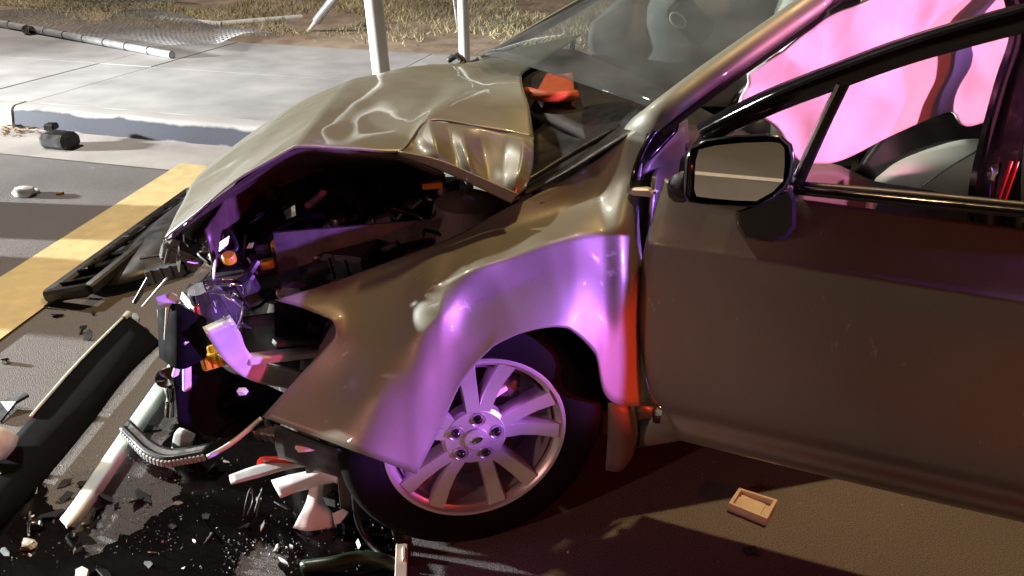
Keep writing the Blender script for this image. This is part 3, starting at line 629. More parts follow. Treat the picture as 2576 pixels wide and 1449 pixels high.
part('far_side', CARR, patch([[car(s, 1.80 - o, z) for o, z in ((.05,.25),(.0,.45),(.0,.7),(.06,.93))] for s in (.45,1.2,2.2,3.0,3.8)],3), 'paint', 'all', solid=.02)
part('far_fender', CARR, patch([[car(s, 1.80 - o, z) for o, z in ((.02,.70),(.0,.78),(.06,.84),(.2,.86))] for s in (.02,.15,.3,.45)],3), 'paint', 'all', solid=.01)
part('tail_panel', CARR, patch([[car(3.85,t,z) for z in (.3,.6,.97)] for t in (.05,.9,1.75)],3), 'paint', 'all', solid=.02)
part('boot_lid', CARR, patch([[car(s,t,.98+.03*math.sin(math.pi*t/1.8)) for t in (.06,.5,.9,1.3,1.74)] for s in (3.25,3.55,3.87)],3), 'paint', 'all', solid=.01)
roofp = [[car(s,t,z+.05*math.sin(math.pi*(t-.26)/1.28)) for t in (.26,.6,.9,1.2,1.54)] for s,z in ((1.32,1.40),(1.7,1.455),(2.2,1.455),(2.6,1.40))]
part('roof', CARR, patch(roofp,4), 'paint', 'all', solid=.02)
part('rear_window', CARR, patch([[car(s,t,z) for t in (.28,.9,1.52)] for s,z in ((2.6,1.40),(2.95,1.2),(3.28,1.0))],3), 'screen', 'all', solid=.004)

part('hinge_scrap', CARR, tube([W(1128,152,1.5), W(1150,140,1.48), W(1166,158,1.46), W(1150,168,1.44), W(1185,160,1.45), W(1205,150,1.45)], .012, 7), 'black', 'all')
# --- A-pillars and windscreen
PL = [W(1560,385,.26), W(1605,338,.19), W(1655,296,.125), W(1765,212,.15), W(1905,112,.19), W(2045,14,.23)]
ext = PL[-1] + (PL[-1] - PL[-2]) * .6; PL = PL + [ext, car(1.45,.29,1.445), car(2.0,.30,1.46), car(2.6,.31,1.40)]
def sweep(path, prof, k=5):
    """prof in (out, up) pairs relative to path; out = towards the viewer's side of the car"""
    Q = cr(path, k); Vv, F = [], []; n = len(prof)
    for i, p in enumerate(Q):
        d = nrm(Q[min(i+1,len(Q)-1)] - Q[max(i-1,0)]); o = nrm(-CL - d * (-CL @ d)); u = np.cross(o, d); u = u if u[2] > 0 else -u
        for x, y in prof: Vv.append(p + o * x + u * y)
    for i in range(len(Q) - 1):
        for j in range(n): F.append((i*n+j, i*n+(j+1)%n, (i+1)*n+(j+1)%n, (i+1)*n+j))
    F += [tuple(range(n)), tuple((len(Q)-1)*n+j for j in range(n))]
    return Vv, F
part('pillar', CARR, sweep(PL, [(-.030,.022),(-.012,.034),(.010,.030),(.026,.014),(.033,-.008),(.031,-.012),(.024,-.016),(-.012,-.03)]), 'paint', 45)
part('door_seal', CARR, sweep([p + CL*.006 - V3(0,0,.030) for p in PL[2:8]], [(.018,.010),(.026,.0),(.022,-.014),(.004,-.024),(-.03,-.02),(-.03,.012)]), 'blackgloss', 40)
part('pillar_foot', CARR, patch(P_([[(1640,292,.135),(1606,410,.09)],[(1668,300,.13),(1640,400,.085)],[(1712,296,.14),(1705,330,.12)]]),4), 'blackgloss', 'all', solid=.006)
part('jamb_seal', CARR, tube([W(1660,318,.12), W(1632,352,.10), W(1604,412,.085), W(1592,470,.08), W(1600,520,.08)], .008, 8), 'blackgloss', 'all')
part('jamb_panel', CARR, patch(P_([[(1600,470,.10),(1610,560,.10)],[(1640,380,.13),(1650,520,.12)],[(1690,330,.17),(1690,480,.16)],[(1730,300,.22),(1740,470,.2)]]),4), 'paint', 'all', solid=.006)
PF = [car(.50,1.68,1.03), W(1215,150,1.66), W(1345,75,1.60), W(1477,0,1.55)]; PF = [PF[1], PF[2], PF[3], PF[3] + (PF[3]-PF[2]), car(1.45,1.50,1.445)]
part('far_pillar', CARR, sweep(PF, [(.020,.012),(.016,.022),(-.02,.016),(-.034,-.01),(-.01,-.03),(.014,-.02)]), 'paint', 40)
wl = [p + V3(0,0,.018) + CL*.02 for p in PL[2:7]]; wr = PF
# glass lofted between the two pillars, bulging a little
def q2(L, t): Q = cr(L, 12); x = t*(len(Q)-1); i = int(x); return Q[i] if i+1 >= len(Q) else Q[i]*(1-(x-i)) + Q[i+1]*(x-i)
wg = []
for i in range(7):
    t = i/6; a = q2(wl,t); b = q2(wr[:4],t); wg.append([a*(1-u) + b*u + (V3(0,0,.07) - CR*.16)*math.sin(math.pi*u)*(1-t*.5) for u in (0,.08,.25,.5,.75,.92,1)])
part('windscreen', CARR, patch(wg,3), 'screen', 'all', solid=.004)
part('cowl', CARR, patch(P_([[(1292,502,.17),(1335,420,.34),(1345,330,.50)],[(1400,446,.17),(1440,385,.33),(1400,290,.60)],[(1520,375,.16),(1530,315,.32),(1500,262,.60)],[(1640,300,.15),(1625,285,.2),(1600,255,.45)]]),5), 'black', 'all', solid=.006)
part('wiper', CARR, tube([W(1300,470,.2), W(1420,398,.25), W(1560,318,.25)], .007, 6), 'black', 'all')
part('dashboard', CARR, patch([[car(.42,.2,.96),car(.30,.9,.98),car(.42,1.6,.96)],[car(.62,.2,.985),car(.6,.9,1.0),car(.62,1.6,.985)],[car(.85,.2,.96),car(.85,.9,.97),car(.85,1.6,.96)],[car(.92,.2,.8),car(.92,.9,.8),car(.92,1.6,.8)],[car(.90,.2,.5),car(.90,.9,.5),car(.90,1.6,.5)]],4), 'dash', 'all', solid=.02)
part('dash_card', CARR, patch([[G(1345,240,1.012),G(1375,184,1.012)],[G(1400,250,1.012),G(1408,186,1.012)],[G(1446,240,1.02),G(1440,182,1.02)]],3), 'red_lit_paper', 'all', solid=.002)
part('card_roll', CARR, tube([G(1322,232,1.02), G(1380,243,1.02), G(1452,240,1.02)], .016, 10), 'red_lit_paper', 'all')

# --- curtain airbags
def C_(L): return [[W(*q) for q in r] for r in L]
AB = [
 [(1880,190,.22),(1880,215,.24),(1868,238,.23),(1862,262,.21)],
 [(1960,130,.22),(1960,210,.25),(1955,280,.25),(1958,318,.23)],
 [(2030,80,.23),(2020,200,.245),(2010,310,.26),(2006,398,.24)],
 [(2090,35,.24),(2090,180,.265),(2080,320,.24),(2048,412,.245)],
 [(2190,-10,.25),(2180,160,.255),(2160,310,.27),(2120,402,.255)],
 [(2300,-60,.26),(2290,120,.285),(2270,260,.265),(2250,338,.265)],
 [(2420,-110,.27),(2400,80,.275),(2390,200,.29),(2388,282,.275)],
 [(2500,-150,.28),(2480,60,.30),(2465,200,.285),(2432,318,.28)],
 [(2640,-200,.29),(2620,40,.295),(2580,180,.305),(2530,296,.295)],
 [(2800,-240,.30),(2780,20,.315),(2720,180,.30),(2680,300,.30)],
]
ag = C_(AB); av, af = patch(ag, 14)
def fold(v):
    a_, z_ = v @ CR, v[2]; f1 = mn.noise(Vector((3.2*a_ + 1.6*z_, 5*z_ - 2*a_, .5))); f2 = 1 - abs(mn.noise(Vector((5.5*a_ + 3*z_, 4*z_ - 2.5*a_, 2.)))) * 2.5; f3 = 1 - abs(mn.noise(Vector((13*a_ - 4*z_, 9*z_ + 3*a_, 4.)))) * 2
    return v - CL * (.030*f1 + .012*max(0, f2) + .003*max(0, f3)) * min(1, max(.15, (z_ - 1.0) * 6))
av = [fold(v) for v in av]
part('curtain_airbag', CARR, (av, af), 'airbag', 'all', solid=.01, label='deployed curtain airbag hanging in the open door')
AB2 = [[(1490,60,1.50),(1480,110,1.46),(1505,160,1.48)],[(1560,0,1.49),(1570,110,1.40),(1572,205,1.46)],[(1660,-60,1.48),(1680,90,1.38),(1690,216,1.45)],[(1780,-120,1.46),(1800,60,1.40),(1800,190,1.45)],[(1950,-180,1.45),(1960,0,1.40),(1950,130,1.45)],[(2150,-260,1.45),(2160,-60,1.42),(2160,80,1.45)]]
part('curtain_airbag', CARR, patch(C_(AB2), 6), 'greybag', 'all', solid=.01, label='grey curtain airbag on the far side of the cabin')
part('passenger_airbag', CARR, lump(W(1800,105,1.42), (.32,.20,.24), 21, .02, 4), 'greybag', 'all')
# far door window bar, far belt line
part('far_window_bar', CARR, beam(W(1440,95,1.66), W(1430,182,1.68), .035, .03), 'blackgloss')
part('far_door_trim', CARR, patch([[car(s,1.62,z) for z in (.5,.8,.94)] for s in (.5,1.0,1.6)],3), 'dash', 'all', solid=.05)
# --- interior rear-view mirror
rv = part('interior_mirror', CARR, merge(crate(W(1737,52,.80), nrm(W(1765,85,.80)-W(1705,15,.80)), CL, (0,0,1), .15, .05, .085, .25)), 'black')
part('mirror_stalk', rv, tube([W(1700,-25,.80), W(1708,5,.80), W(1722,40,.80)], .010, 8), 'black', 'all')
a0, a1 = W(1690,38,.77), W(1720,64,.77)
dd_, aa_, bb_ = frame(a1-a0, CL)
ring = [a0 + (a1-a0)*(.5+.55*math.cos(t)) + aa_*.016*math.sin(t) for t in np.linspace(0, 2*math.pi, 17)]
part('toll_tag', rv, prism(ring[:-1], -FW, .012), 'trim', False)
part('tag_rim', rv, tube(ring, .004, 6, 2), 'mint', 'all')
# --- seats, B-pillar, steering wheel
seat = part('driver_seat', CARR, patch(C_([[(2205,446,.40),(2190,480,.36),(2180,540,.34)],[(2262,404,.46),(2260,450,.38),(2255,560,.36)],[(2355,368,.50),(2340,440,.40),(2330,560,.37)],[(2430,350,.52),(2420,440,.42),(2410,560,.38)],[(2500,352,.54),(2480,440,.44),(2470,560,.4)],[(2600,360,.56),(2590,440,.46),(2580,560,.42)]]),5), 'ivory', 'all', solid=.05, label='pale ivory side of the driver seat')
part('seam', seat, tube([W(2318,470,.372), W(2390,420,.395), W(2498,356,.53)], .003, 6), 'trim', 'all')
part('seat_valance', CARR, patch(C_([[(2010,430,.36),(2010,520,.34)],[(2090,410,.38),(2100,540,.35)],[(2200,455,.37),(2210,560,.34)],[(2318,474,.355),(2330,580,.33)],[(2440,498,.36),(2450,600,.34)],[(2560,500,.38),(2560,600,.36)]]),4), 'trim', 'all', solid=.03)
part('seat_bolster', CARR, patch(C_([[(2165,418,.50),(2205,452,.46)],[(2235,332,.54),(2262,410,.48)],[(2310,305,.58),(2345,374,.52)],[(2375,288,.60),(2430,354,.54)],[(2440,300,.62),(2500,356,.56)],[(2560,290,.64),(2600,366,.58)]]),5), 'darkleather', 'all', solid=.06)
part('passenger_seat', CARR, merge(lump(car(1.55,1.25,.85), (.12,.26,.38), 31, .04, 3), lump(car(1.2,1.25,.52), (.28,.26,.10), 32, .04, 3)), 'ivory', 'all')
part('centre_console', CARR, crate(car(1.2,.9,.5), CR, CL, (0,0,1), .8, .22, .4), 'dash')
ws = car(.98,.50,.92); st = [ws + .18*(math.cos(t)*CL + math.sin(t)*nrm(V3(0,0,1)+CR*.5)) for t in np.linspace(0,2*math.pi,25)]
sw_ = part('steering_wheel', CARR, tube(st, .015, 8, 2), 'darkleather', 'all')
part('wheel_boss', sw_, lump(ws - CR*.02, (.05,.09,.06), 41, .04), 'black', 'all')
part('b_pillar', CARR, patch([[car(1.50,.27,1.44), car(1.60,.27,1.44)]] + C_([[(2590,60,.12),(2640,60,.12)],[(2545,225,.11),(2600,225,.11)],[(2494,417,.09),(2570,417,.09)],[(2478,540,.07),(2570,560,.07)],[(2470,800,.05),(2570,820,.05)]]),4), 'blackgloss', 'all', solid=.06)
part('belt_anchor', CARR, lump(W(2498,432,.07), (.010,.008,.022), 51, .25, 2), 'chrome', 30)
for dx in (0, 16): part('jamb_trim', CARR, beam(W(2545+dx,405,.06), W(2500+dx,535,.05), .010, .006), 'redplastic')

# --- open driver door
door_rows = []
prof = [(.262,-.03),(.278,-.005),(.315,.014),(.355,.004),(.40,.018),(.50,.024),(.62,.020),(.74,.022),(.80,.030),(.822,.034),(.838,.026),(.88,.008),(.925,-.014),(.955,-.03)]
edge = {}
_e = sorted([(D(x, y)[2], (D(x, y) - DP) @ DX) for x, y in ((1657,470),(1632,580),(1605,700),(1602,800),(1620,930),(1646,1020),(1692,1066))])
def front_a(z): return float(np.interp(z, [q[0] for q in _e], [q[1] for q in _e]))     # leading edge bows forward at mid height
for i, u in enumerate([0,.012,.04,.12,.25,.42,.6,.78,.93,.985,1.0]):
    row = []
    for z, o in prof:
        a0_ = front_a(z); a = a0_ + (1.12 - a0_) * u; e = -.022 if u == 0 else (-.006 if u == .012 else (-.02 if u == 1.0 else 0))
        row.append(dr(a, z, o + e + .008 * math.sin(math.pi * u)))
    door_rows.append(row)
door = part('door', CARR, patch(door_rows, 4), 'paint', 'all', solid=.02, label='open bronze front door with its window frame')
part('inner_panel', door, patch([[dr(a,z,-.07) for z in (.31,.6,.93)] for a in (.04,.6,1.1)],3), 'trim', 'all', solid=.02)
part('belt_moulding', door, tube([D(1995,478,-.012), D(2200,499,-.012), D(2576,536,-.012), D(2850,562,-.012)], .010, 8), 'blackgloss', 'all')
part('belt_seal', door, tube([D(2010,470,-.03), D(2300,495,-.03), D(2850,550,-.03)], .013, 8), 'black', 'all')
def fr(P, off, wd, th, more=[]): return sweepd([D(x,y,off) for x,y in P] + list(more), wd, th)
def sweepd(path, wd, th, k=5):
    Q = cr(path, k); prof = [(-.5,-.5),(-.5,.3),(-.3,.5),(.3,.5),(.5,.3),(.5,-.5)]; Vv, F = [], []
    for i, p in enumerate(Q):
        d = nrm(Q[min(i+1,len(Q)-1)] - Q[max(i-1,0)]); s_ = nrm(np.cross(DN, d))
        for x, y in prof: Vv.append(p + s_*x*wd + DN*y*th)
    for i in range(len(Q)-1):
        for j in range(6): F.append((i*6+j, i*6+(j+1)%6, (i+1)*6+(j+1)%6, (i+1)*6+j))
    F += [tuple(range(6)), tuple((len(Q)-1)*6+j for j in range(6))]
    return Vv, F
part('window_frame', door, fr([(1768,340),(1850,297),(1960,247),(2110,190),(2300,122),(2576,46),(2800,0)], -.03, .050, .035, [dr(.92,1.425,-.03), dr(1.04,1.40,-.03), dr(1.10,1.28,-.03), dr(1.12,.94,-.03)]), 'blackgloss', 35)
part('frame_lip', door, fr([(1766,329),(1850,285),(1960,233),(2110,172),(2300,104),(2576,22),(2800,-25)], -.012, .010, .014), 'chrome' if False else 'blackgloss', 35)
part('window_bar', door, fr([(2124,203),(2066,325),(2006,460)], -.03, .026, .03), 'blackgloss', 35)
part('bright_strip', door, fr([(2108,212),(2052,330),(1998,446)], -.012, .0065, .008), 'chrome', 35)
part('sail_panel', door, prism([D(1700,478,-.03),D(1712,400,-.03),D(1765,335,-.03),D(1790,350,-.03),D(1820,420,-.03),D(2000,480,-.03)], DN, .02), 'black', False)
part('quarter_glass', door, prism([D(1790,345,-.035),D(2112,205,-.035),D(2000,470,-.035),D(1800,440,-.035)], DN, .004), 'clear', False)
part('pale_mark', door, beam(D(1778,636,.031), D(1790,638,.031), .004, .002), 'whiteplastic')  # short pale dashes on the door skin
part('pale_mark', door, beam(D(1822,650,.030), D(1850,660,.030), .004, .002), 'whiteplastic')
# --- door mirror folded forward, glass facing the street
MO = .15
mo = [(1722,450),(1724,400),(1734,372),(1770,352),(1850,340),(1930,337),(1968,342),(1992,362),(2000,395),(1995,440),(1978,474),(1945,502),(1908,521),(1850,519),(1780,515),(1732,509),(1720,490)]
def mring(sc, off):
    c_ = V3(1858, 432, 0); return [D(c_[0] + (x - c_[0]) * sc, c_[1] + (y - c_[1]) * sc, off) for x, y in mo]
Q_ = [mring(.72, .03), mring(.95, .055), mring(1.0, .09), mring(1.005, MO - .012), mring(.992, MO), mring(.965, MO + .002), mring(.935, MO - .004), mring(.925, MO - .016)]
n_ = len(mo); Vv = [v for r in Q_ for v in r]; F = [(i*n_+j, i*n_+(j+1)%n_, (i+1)*n_+(j+1)%n_, (i+1)*n_+j) for i in range(len(Q_)-1) for j in range(n_)]
F.append(tuple(range(n_)))
mir = part('door_mirror', CARR, (Vv, F), 'blackgloss', 50, label='door mirror folded forward with its glass facing the street')
gl_ = [(1748,440),(1750,405),(1758,376),(1800,366),(1870,359),(1940,357),(1962,360),(1973,372),(1974,410),(1970,455),(1945,482),(1902,506),(1850,504),(1790,499),(1752,494),(1746,475)]
# glass tilted to look down at the carriageway
GN = nrm(DN + V3(0, 0, .03)); gp = D(1858, 432, MO - .014)
part('mirror_glass', mir, prism([plane(x, y, gp, GN) for x, y in gl_], GN, .004), 'mirror', False)
def bounce(px, py):
    P = plane(px, py, gp, GN); d = nrm(P - CAM); r_ = d - 2 * (d @ GN) * GN; return (P + r_ * (-P[2] / r_[2]))[:2]
l0, l1 = bounce(1757, 437), bounce(1970, 456); ld = nrm(np.append(l1 - l0, 0))[:2]; ln = V3(-ld[1], ld[0])
struct('lane_line', sheet([l0 - ld*14 - ln*.05, l0 + ld*14 - ln*.05, l0 + ld*14 + ln*.05, l0 - ld*14 + ln*.05], .004), 'white_line')
part('mirror_bezel', mir, beam(plane(1736,385,gp,DN), plane(1734,500,gp,DN), .012, .022, DN), 'blackgloss')
ft = [[(1905,512),(1850,532),(1853,575),(1874,600),(1940,610),(1980,600),(2003,572),(2004,500),(1990,470)]]
fo = ft[0]
def fring(sc, off): c_ = (1932, 545); return [D(c_[0]+(x-c_[0])*sc, c_[1]+(y-c_[1])*sc, off) for x, y in fo]
Q_ = [fring(1.0,.0), fring(1.0,.05), fring(.97,.085), fring(.85,.10)]; n_ = len(fo)
Vv = [v for r in Q_ for v in r]; F = [(i*n_+j, i*n_+(j+1)%n_, (i+1)*n_+(j+1)%n_, (i+1)*n_+j) for i in range(3) for j in range(n_)] + [tuple(3*n_+j for j in range(n_))]
part('mirror_foot', mir, (Vv, F), 'blackgloss', 40)
part('mirror_arm', mir, tube([D(1712,478,.02), D(1712,470,.05), D(1722,465,.08)], .03, 10), 'black', 'all')

# ================================================================== WRECKAGE ON THE ROAD
# long torn bumper grille lying along the crosswalk bar
def gbar(a, b, wd, ht, lift=0): return beam(np.append(a[:2], lift), np.append(b[:2], lift), wd, ht)
GR = root('bumper_grille', tuple(G(300,600)), 'long torn black bumper grille lying along the yellow road stripe', 'grille')
e0, e1 = G(120,745,.03), G(480,482,.10)
gd2 = nrm(e1-e0); gside = nrm(np.cross(gd2, V3(0,0,1)))
part('grille_frame', GR, merge(beam(e0, e1, .05, .05), beam(e0+gside*.20+V3(0,0,.05), e1+gside*.17-gd2*.25+V3(0,0,.05), .04, .05), beam(e1, e1+gside*.17-gd2*.25+V3(0,0,.05), .05, .05), beam(e0, e0+gside*.20+V3(0,0,.05), .05, .05)), 'black')
for i in range(9):
    f_ = (i+.6)/10; p = e0+(e1-e0)*f_; part('grille_slat', GR, beam(p + V3(0,0,.01), p+gside*.19+V3(0,0,.055)+gd2*.03, .012+.008*(i%2), .025), 'blackgloss' if i%2 else 'black')
for f_, l_ in ((.25,.5),(.45,.75),(.6,.9)):
    part('grille_bar', GR, beam(e0+(e1-e0)*f_*.6+gside*.08+V3(0,0,.05), e0+(e1-e0)*l_+gside*.10+V3(0,0,.06), .014, .018), 'blackgloss')
part('grille_skirt', GR, patch([[e0+gside*.02+gd2*.15, e0+gside*.22+gd2*.1-V3(0,0,-.02), e0+gside*.36+gd2*.28],[e0+(e1-e0)*.45, e0+(e1-e0)*.42+gside*.22+V3(0,0,.09), e0+(e1-e0)*.4+gside*.42+V3(0,0,.03)],[e0+(e1-e0)*.8, e0+(e1-e0)*.76+gside*.2+V3(0,0,.1), e0+(e1-e0)*.70+gside*.42+V3(0,0,.06)]],4), 'black', 'all', solid=.008)
part('bright_strip', GR, beam(e0+(e1-e0)*.50+gside*.30+V3(0,0,.10), e0+(e1-e0)*.72+gside*.26+V3(0,0,.14), .02, .012), 'palemetal')
part('guide_rod', GR, beam(G(105,775,.0), G(152,748,.05), .008, .008), 'black')
# black bumper skin flat on the asphalt
sk = [[G(318,790,.05),G(365,825,.045),G(405,862,.01)],[G(200,912,.05),G(265,965,.045),G(318,950,.01)],[G(92,1035,.05),G(150,1085,.045),G(225,1072,.01)],[G(-30,1170,.05),G(40,1210,.045),G(112,1208,.01)],[G(-160,1310,.05),G(-80,1370,.045),G(0,1335,.01)]]
SK = thing('bumper_skin', patch(sk,5), 'blackmatte', 'broad black bumper skin lying beside the pale foam bar', 'bumper', smooth='all', solid=.006)
part('skin_edge', SK, tube([G(322,786,.055),G(200,908,.055),G(92,1030,.055),G(78,1048,.052)], .005, 6), 'mint', 'all')
part('edge_clip', SK, beam(G(312,800,.055), G(324,786,.06), .02, .02), 'mint')
# pale foam absorber bar
FB = thing('foam_bar', merge(patch([[G(470,852,.045),G(482,862,.048),G(486,880,.045),G(480,905,.012)],[G(326,1055,.045),G(338,1064,.048),G(350,1076,.045),G(352,1098,.012)],[G(196,1244,.045),G(208,1254,.048),G(222,1262,.045),G(232,1276,.012)],[G(150,1306,.04),G(160,1316,.043),G(174,1324,.04),G(190,1322,.012)]],5)), 'mint', 'long pale mint foam bar lying on the road', 'bar', smooth=40, solid=.012)
thing('trim_shard', prism([G(470,850,.05),G(478,870,.05),G(474,905,.05),G(452,935,.04),G(460,890,.05)], (0,0,1), .01), 'whiteplastic', 'white pointed trim shard at the upper end of the mint bar', 'shard', smooth=False)
# segmented lip strip curving out from under the fender
lp = [G(312,1092,.05),G(340,1120,.04),G(375,1152,.035),G(420,1168,.035),G(470,1162,.04),G(522,1152,.05)]
LP = root('lip_strip', tuple(G(420,1160)), 'curved segmented bumper lip strip below the broken headlight', 'trim strip')
Q = cr(lp, 5)
part('strip_body', LP, tube([p + V3(0,0,.02) for p in lp], .012, 8), 'black', 'all')
part('strip_flap', LP, patch([[p + V3(0,0,.025) for p in lp], [p + V3(.01,.03,.035) for p in lp]],3), 'black', 'all', solid=.006)
for i in range(len(Q)-1):
    p, q = Q[i], Q[i+1]; part('strip_segment', LP, beam(p+(q-p)*.08+V3(0,-.012,.012), p+(q-p)*.88+V3(0,-.012,.012), .010, .022), 'palemetal')
part('strip_arc', LP, tube([W(522,1150,.06),W(575,1120,.07),W(620,1085,.09),W(658,1052,.10)], .006, 6), 'palemetal', 'all')
# bright torn reflector cup and clear lamp pieces
RC = thing('reflector_cup', merge(tube([G(425,1048,.03),G(428,1000,.09),G(426,965,.16)], [.016,.012,.02], 12), lathe([(.012,0),(.03,.02),(.035,.03),(.030,.032),(.0,.02)], G(426,960,.17), nrm(V3(.1,-.5,.8)), 18)), 'chrome', 'bright funnel shaped lamp reflector standing near the mint bar', 'lamp part', smooth=40)
thing('lamp_shell', patch([[G(430,1130,.02),G(438,1092,.10),G(452,1075,.12)],[G(455,1142,.02),G(458,1100,.10),G(468,1080,.12)],[G(480,1135,.02),G(486,1112,.08),G(492,1092,.10)]],4), 'palemetal', 'crumpled silvery lamp shell behind the segmented strip', 'lamp part', smooth=30, solid=.005)
# pieces hanging below the fender nose
thing('wing_trim', patch([[G(576,1195,.16),G(580,1216,.155)],[G(640,1172,.17),G(650,1198,.165)],[G(700,1160,.18),G(730,1176,.175)],[G(760,1160,.18),G(800,1168,.175)]],4), 'mint', 'pale flat trim blade sticking out below the fender nose', 'trim', smooth='all', solid=.006)
thing('lamp_lens', patch([[G(645,1170,.16),G(655,1150,.19),G(700,1148,.20)],[G(740,1175,.16),G(745,1158,.19),G(760,1165,.20)]],3), 'redplastic', 'red lens scrap lying on the pale trim blade', 'lens', smooth='all', solid=.005)
TP = thing('torn_plastic_sheet', patch([[G(682,1208,.10),G(690,1225,.11),G(705,1252,.10)],[G(725,1195,.12),G(735,1218,.12),G(748,1238,.10)],[G(770,1185,.13),G(775,1205,.13),G(780,1230,.10)],[G(800,1175,.15),G(820,1192,.14),G(838,1215,.11)],[G(858,1178,.15),G(852,1200,.14),G(846,1218,.11)]],4), 'whiteplastic', 'folded white plastic sheet under the fender nose', 'plastic sheet', smooth='all', solid=.003)
part('torn_tongue', TP, patch([[G(778,1228,.11),G(800,1222,.12),G(815,1220,.11)],[G(770,1262,.07),G(795,1262,.08),G(812,1258,.07)],[G(752,1300,.04),G(785,1295,.05),G(838,1292,.05)],[G(736,1328,.01),G(776,1336,.015),G(844,1326,.01)]],4), 'whiteplastic', 'all', solid=.003)
part('torn_point', TP, prism([G(836,1292,.055),G(862,1280,.07),G(876,1288,.06),G(858,1312,.04),G(842,1318,.03)], (0,0,1), .004), 'whiteplastic', False)
part('torn_back', TP, prism([G(802,1232,.06),G(842,1238,.06),G(843,1276,.05),G(820,1270,.05)], (0,-.5,1), .004), 'trim', False)
CNN = root('cable_connector', tuple(G(1010,1440)), 'cream plastic cable connector on the road below the wheel', 'connector')
part('shell', CNN, crate(G(1010,1420,.03), G(1012,1380,.03)-G(1010,1449,.03), V3(1,0,0), (0,0,1), .12, .030, .025), 'tan')
part('latch', CNN, beam(G(1016,1378,.045), G(1017,1410,.045), .010, .012), 'tan')
part('cable', CNN, tube([G(1008,1385,.03), G(990,1340,.05), G(975,1270,.12), G(968,1210,.20)], .004, 6), 'black', 'all')
HS = thing('torn_hose', tube([G(760,1425,.02),G(830,1416,.03),G(900,1402,.03),G(960,1408,.03),G(1000,1425,.02)], .016, 10), 'tube', 'dark greenish hose lying in front of the front tyre', 'hose', smooth='all')
thing('liner_strap', tube([G(890,1230,.2),G(900,1310,.08),G(930,1365,.02),G(975,1412,.01)], .008, 6), 'black', 'black liner strap curling down beside the front tyre', 'strap', smooth='all')
thing('wire_loop', tube([G(612,1300,.02),G(622,1250,.05),G(632,1228,.06),G(636,1260,.03),G(622,1296,.02)], .002, 6), 'grime', 'left thin bent wire loop below the pale trim blade', 'wire', 'bent wire loops', smooth='all')
thing('wire_loop', tube([G(640,1290,.02),G(650,1255,.04),G(660,1228,.06),G(654,1250,.05),G(645,1300,.02)], .002, 6), 'grime', 'right thin bent wire loop below the pale trim blade', 'wire', 'bent wire loops', smooth='all')
# pale bumper corner at the picture's left edge
BC = thing('bumper_corner', patch([[G(-60,1055,.10),G(-10,1070,.16),G(30,1085,.12),G(48,1100,.06)],[G(-60,1120,.08),G(-10,1110,.13),G(25,1118,.10),G(42,1122,.05)],[G(-60,1210,.02),G(-12,1165,.08),G(10,1155,.06),G(20,1160,.02)]],4), 'mint', 'pale curved bumper corner at the left edge of the road', 'bumper', smooth='all', solid=.006)
part('corner_clip', BC, tube([G(-5,1235,.02),G(8,1222,.03),G(6,1200,.04),G(-6,1190,.05)], .006, 6), 'mint', 'all')
thing('hook_scrap', merge(prism([G(0,1010,.02),G(60,985,.05),G(72,992,.05),G(40,1010,.04),G(20,1035,.02),G(0,1060,.01)], (0,0,1), .01)), 'black', 'black hooked plastic scrap above the pale bumper corner', 'scrap', smooth=False)
thing('bolt_clip', merge(beam(G(76,1290,.02), G(72,1345,.03), .006, .01), lump(G(88,1318,.02), (.018,.012,.012), 61, .2)), 'chrome', 'small shiny bolt clip on the dark road at lower left', 'clip', smooth=30)
thing('scrap_chip', lump(G(72,1372,.01), (.018,.016,.012), 62, .3), 'palemetal', 'grey chip lying just below the shiny bolt clip', 'chip', smooth=False)
thing('scrap_chip', prism([G(190,1432,.02),G(206,1424,.02),G(222,1432,.02),G(214,1460,.02),G(188,1460,.02)], (0,0,1), .012), 'whiteplastic', 'bright white chip at the bottom edge of the picture', 'chip', smooth=False)
for (x, y, dx, dy, lb) in ((655,1335,10,-28,'narrow pale sliver on the dark road below the wire loops'), (700,1400,24,16,'pale sliver beside the torn hose end'), (728,1368,9,8,'small pale chip above the sliver by the torn hose')):
    thing('plastic_sliver', prism([G(x,y,.01),G(x+dx*.5+4,y+dy*.5,.012),G(x+dx,y+dy,.012),G(x+dx*.5-4,y+dy*.5+3,.01)], (0,0,1), .006), 'whiteplastic', lb, 'sliver', smooth=False)
# cream box by the door
bp = [G(1830,1285,.0),G(1926,1325,.0),G(1952,1277,.0),G(1856,1246,.0)]
bx_u = nrm(bp[1]-bp[0]); bx_v = nrm(bp[3]-bp[0]); 
BX = root('plastic_tray', tuple(bp[0]), 'small cream open plastic tray on the road beneath the door', 'tray')
H_ = .028; bb = [p.copy() for p in bp]; ce = sum(bb)/4
part('tray_base', BX, prism([p + V3(0,0,.008) for p in bb], (0,0,1), .006), 'tan', False)
for i in range(4):
    p, q = bb[i], bb[(i+1)%4]; inn = nrm(ce-(p+q)/2)
    part('tray_wall', BX, prism([p+V3(0,0,H_), q+V3(0,0,H_), q+(ce-q)*.16+V3(0,0,H_), p+(ce-p)*.16+V3(0,0,H_)], (0,0,1), H_-.003), 'tan', False)
part('tray_step', BX, prism([bb[0]+(ce-bb[0])*.25+V3(0,0,.016), bb[1]+(ce-bb[1])*.45+V3(0,0,.016), bb[2]+(ce-bb[2])*.45+V3(0,0,.016), bb[3]+(ce-bb[3])*.25+V3(0,0,.016)], (0,0,1), .008), 'tan', False)
thing('scrap_chip', lump(G(1890,1388,.005), (.02,.012,.006), 63, .3), 'black', 'dark flake on the road below the cream tray', 'chip', smooth=False)
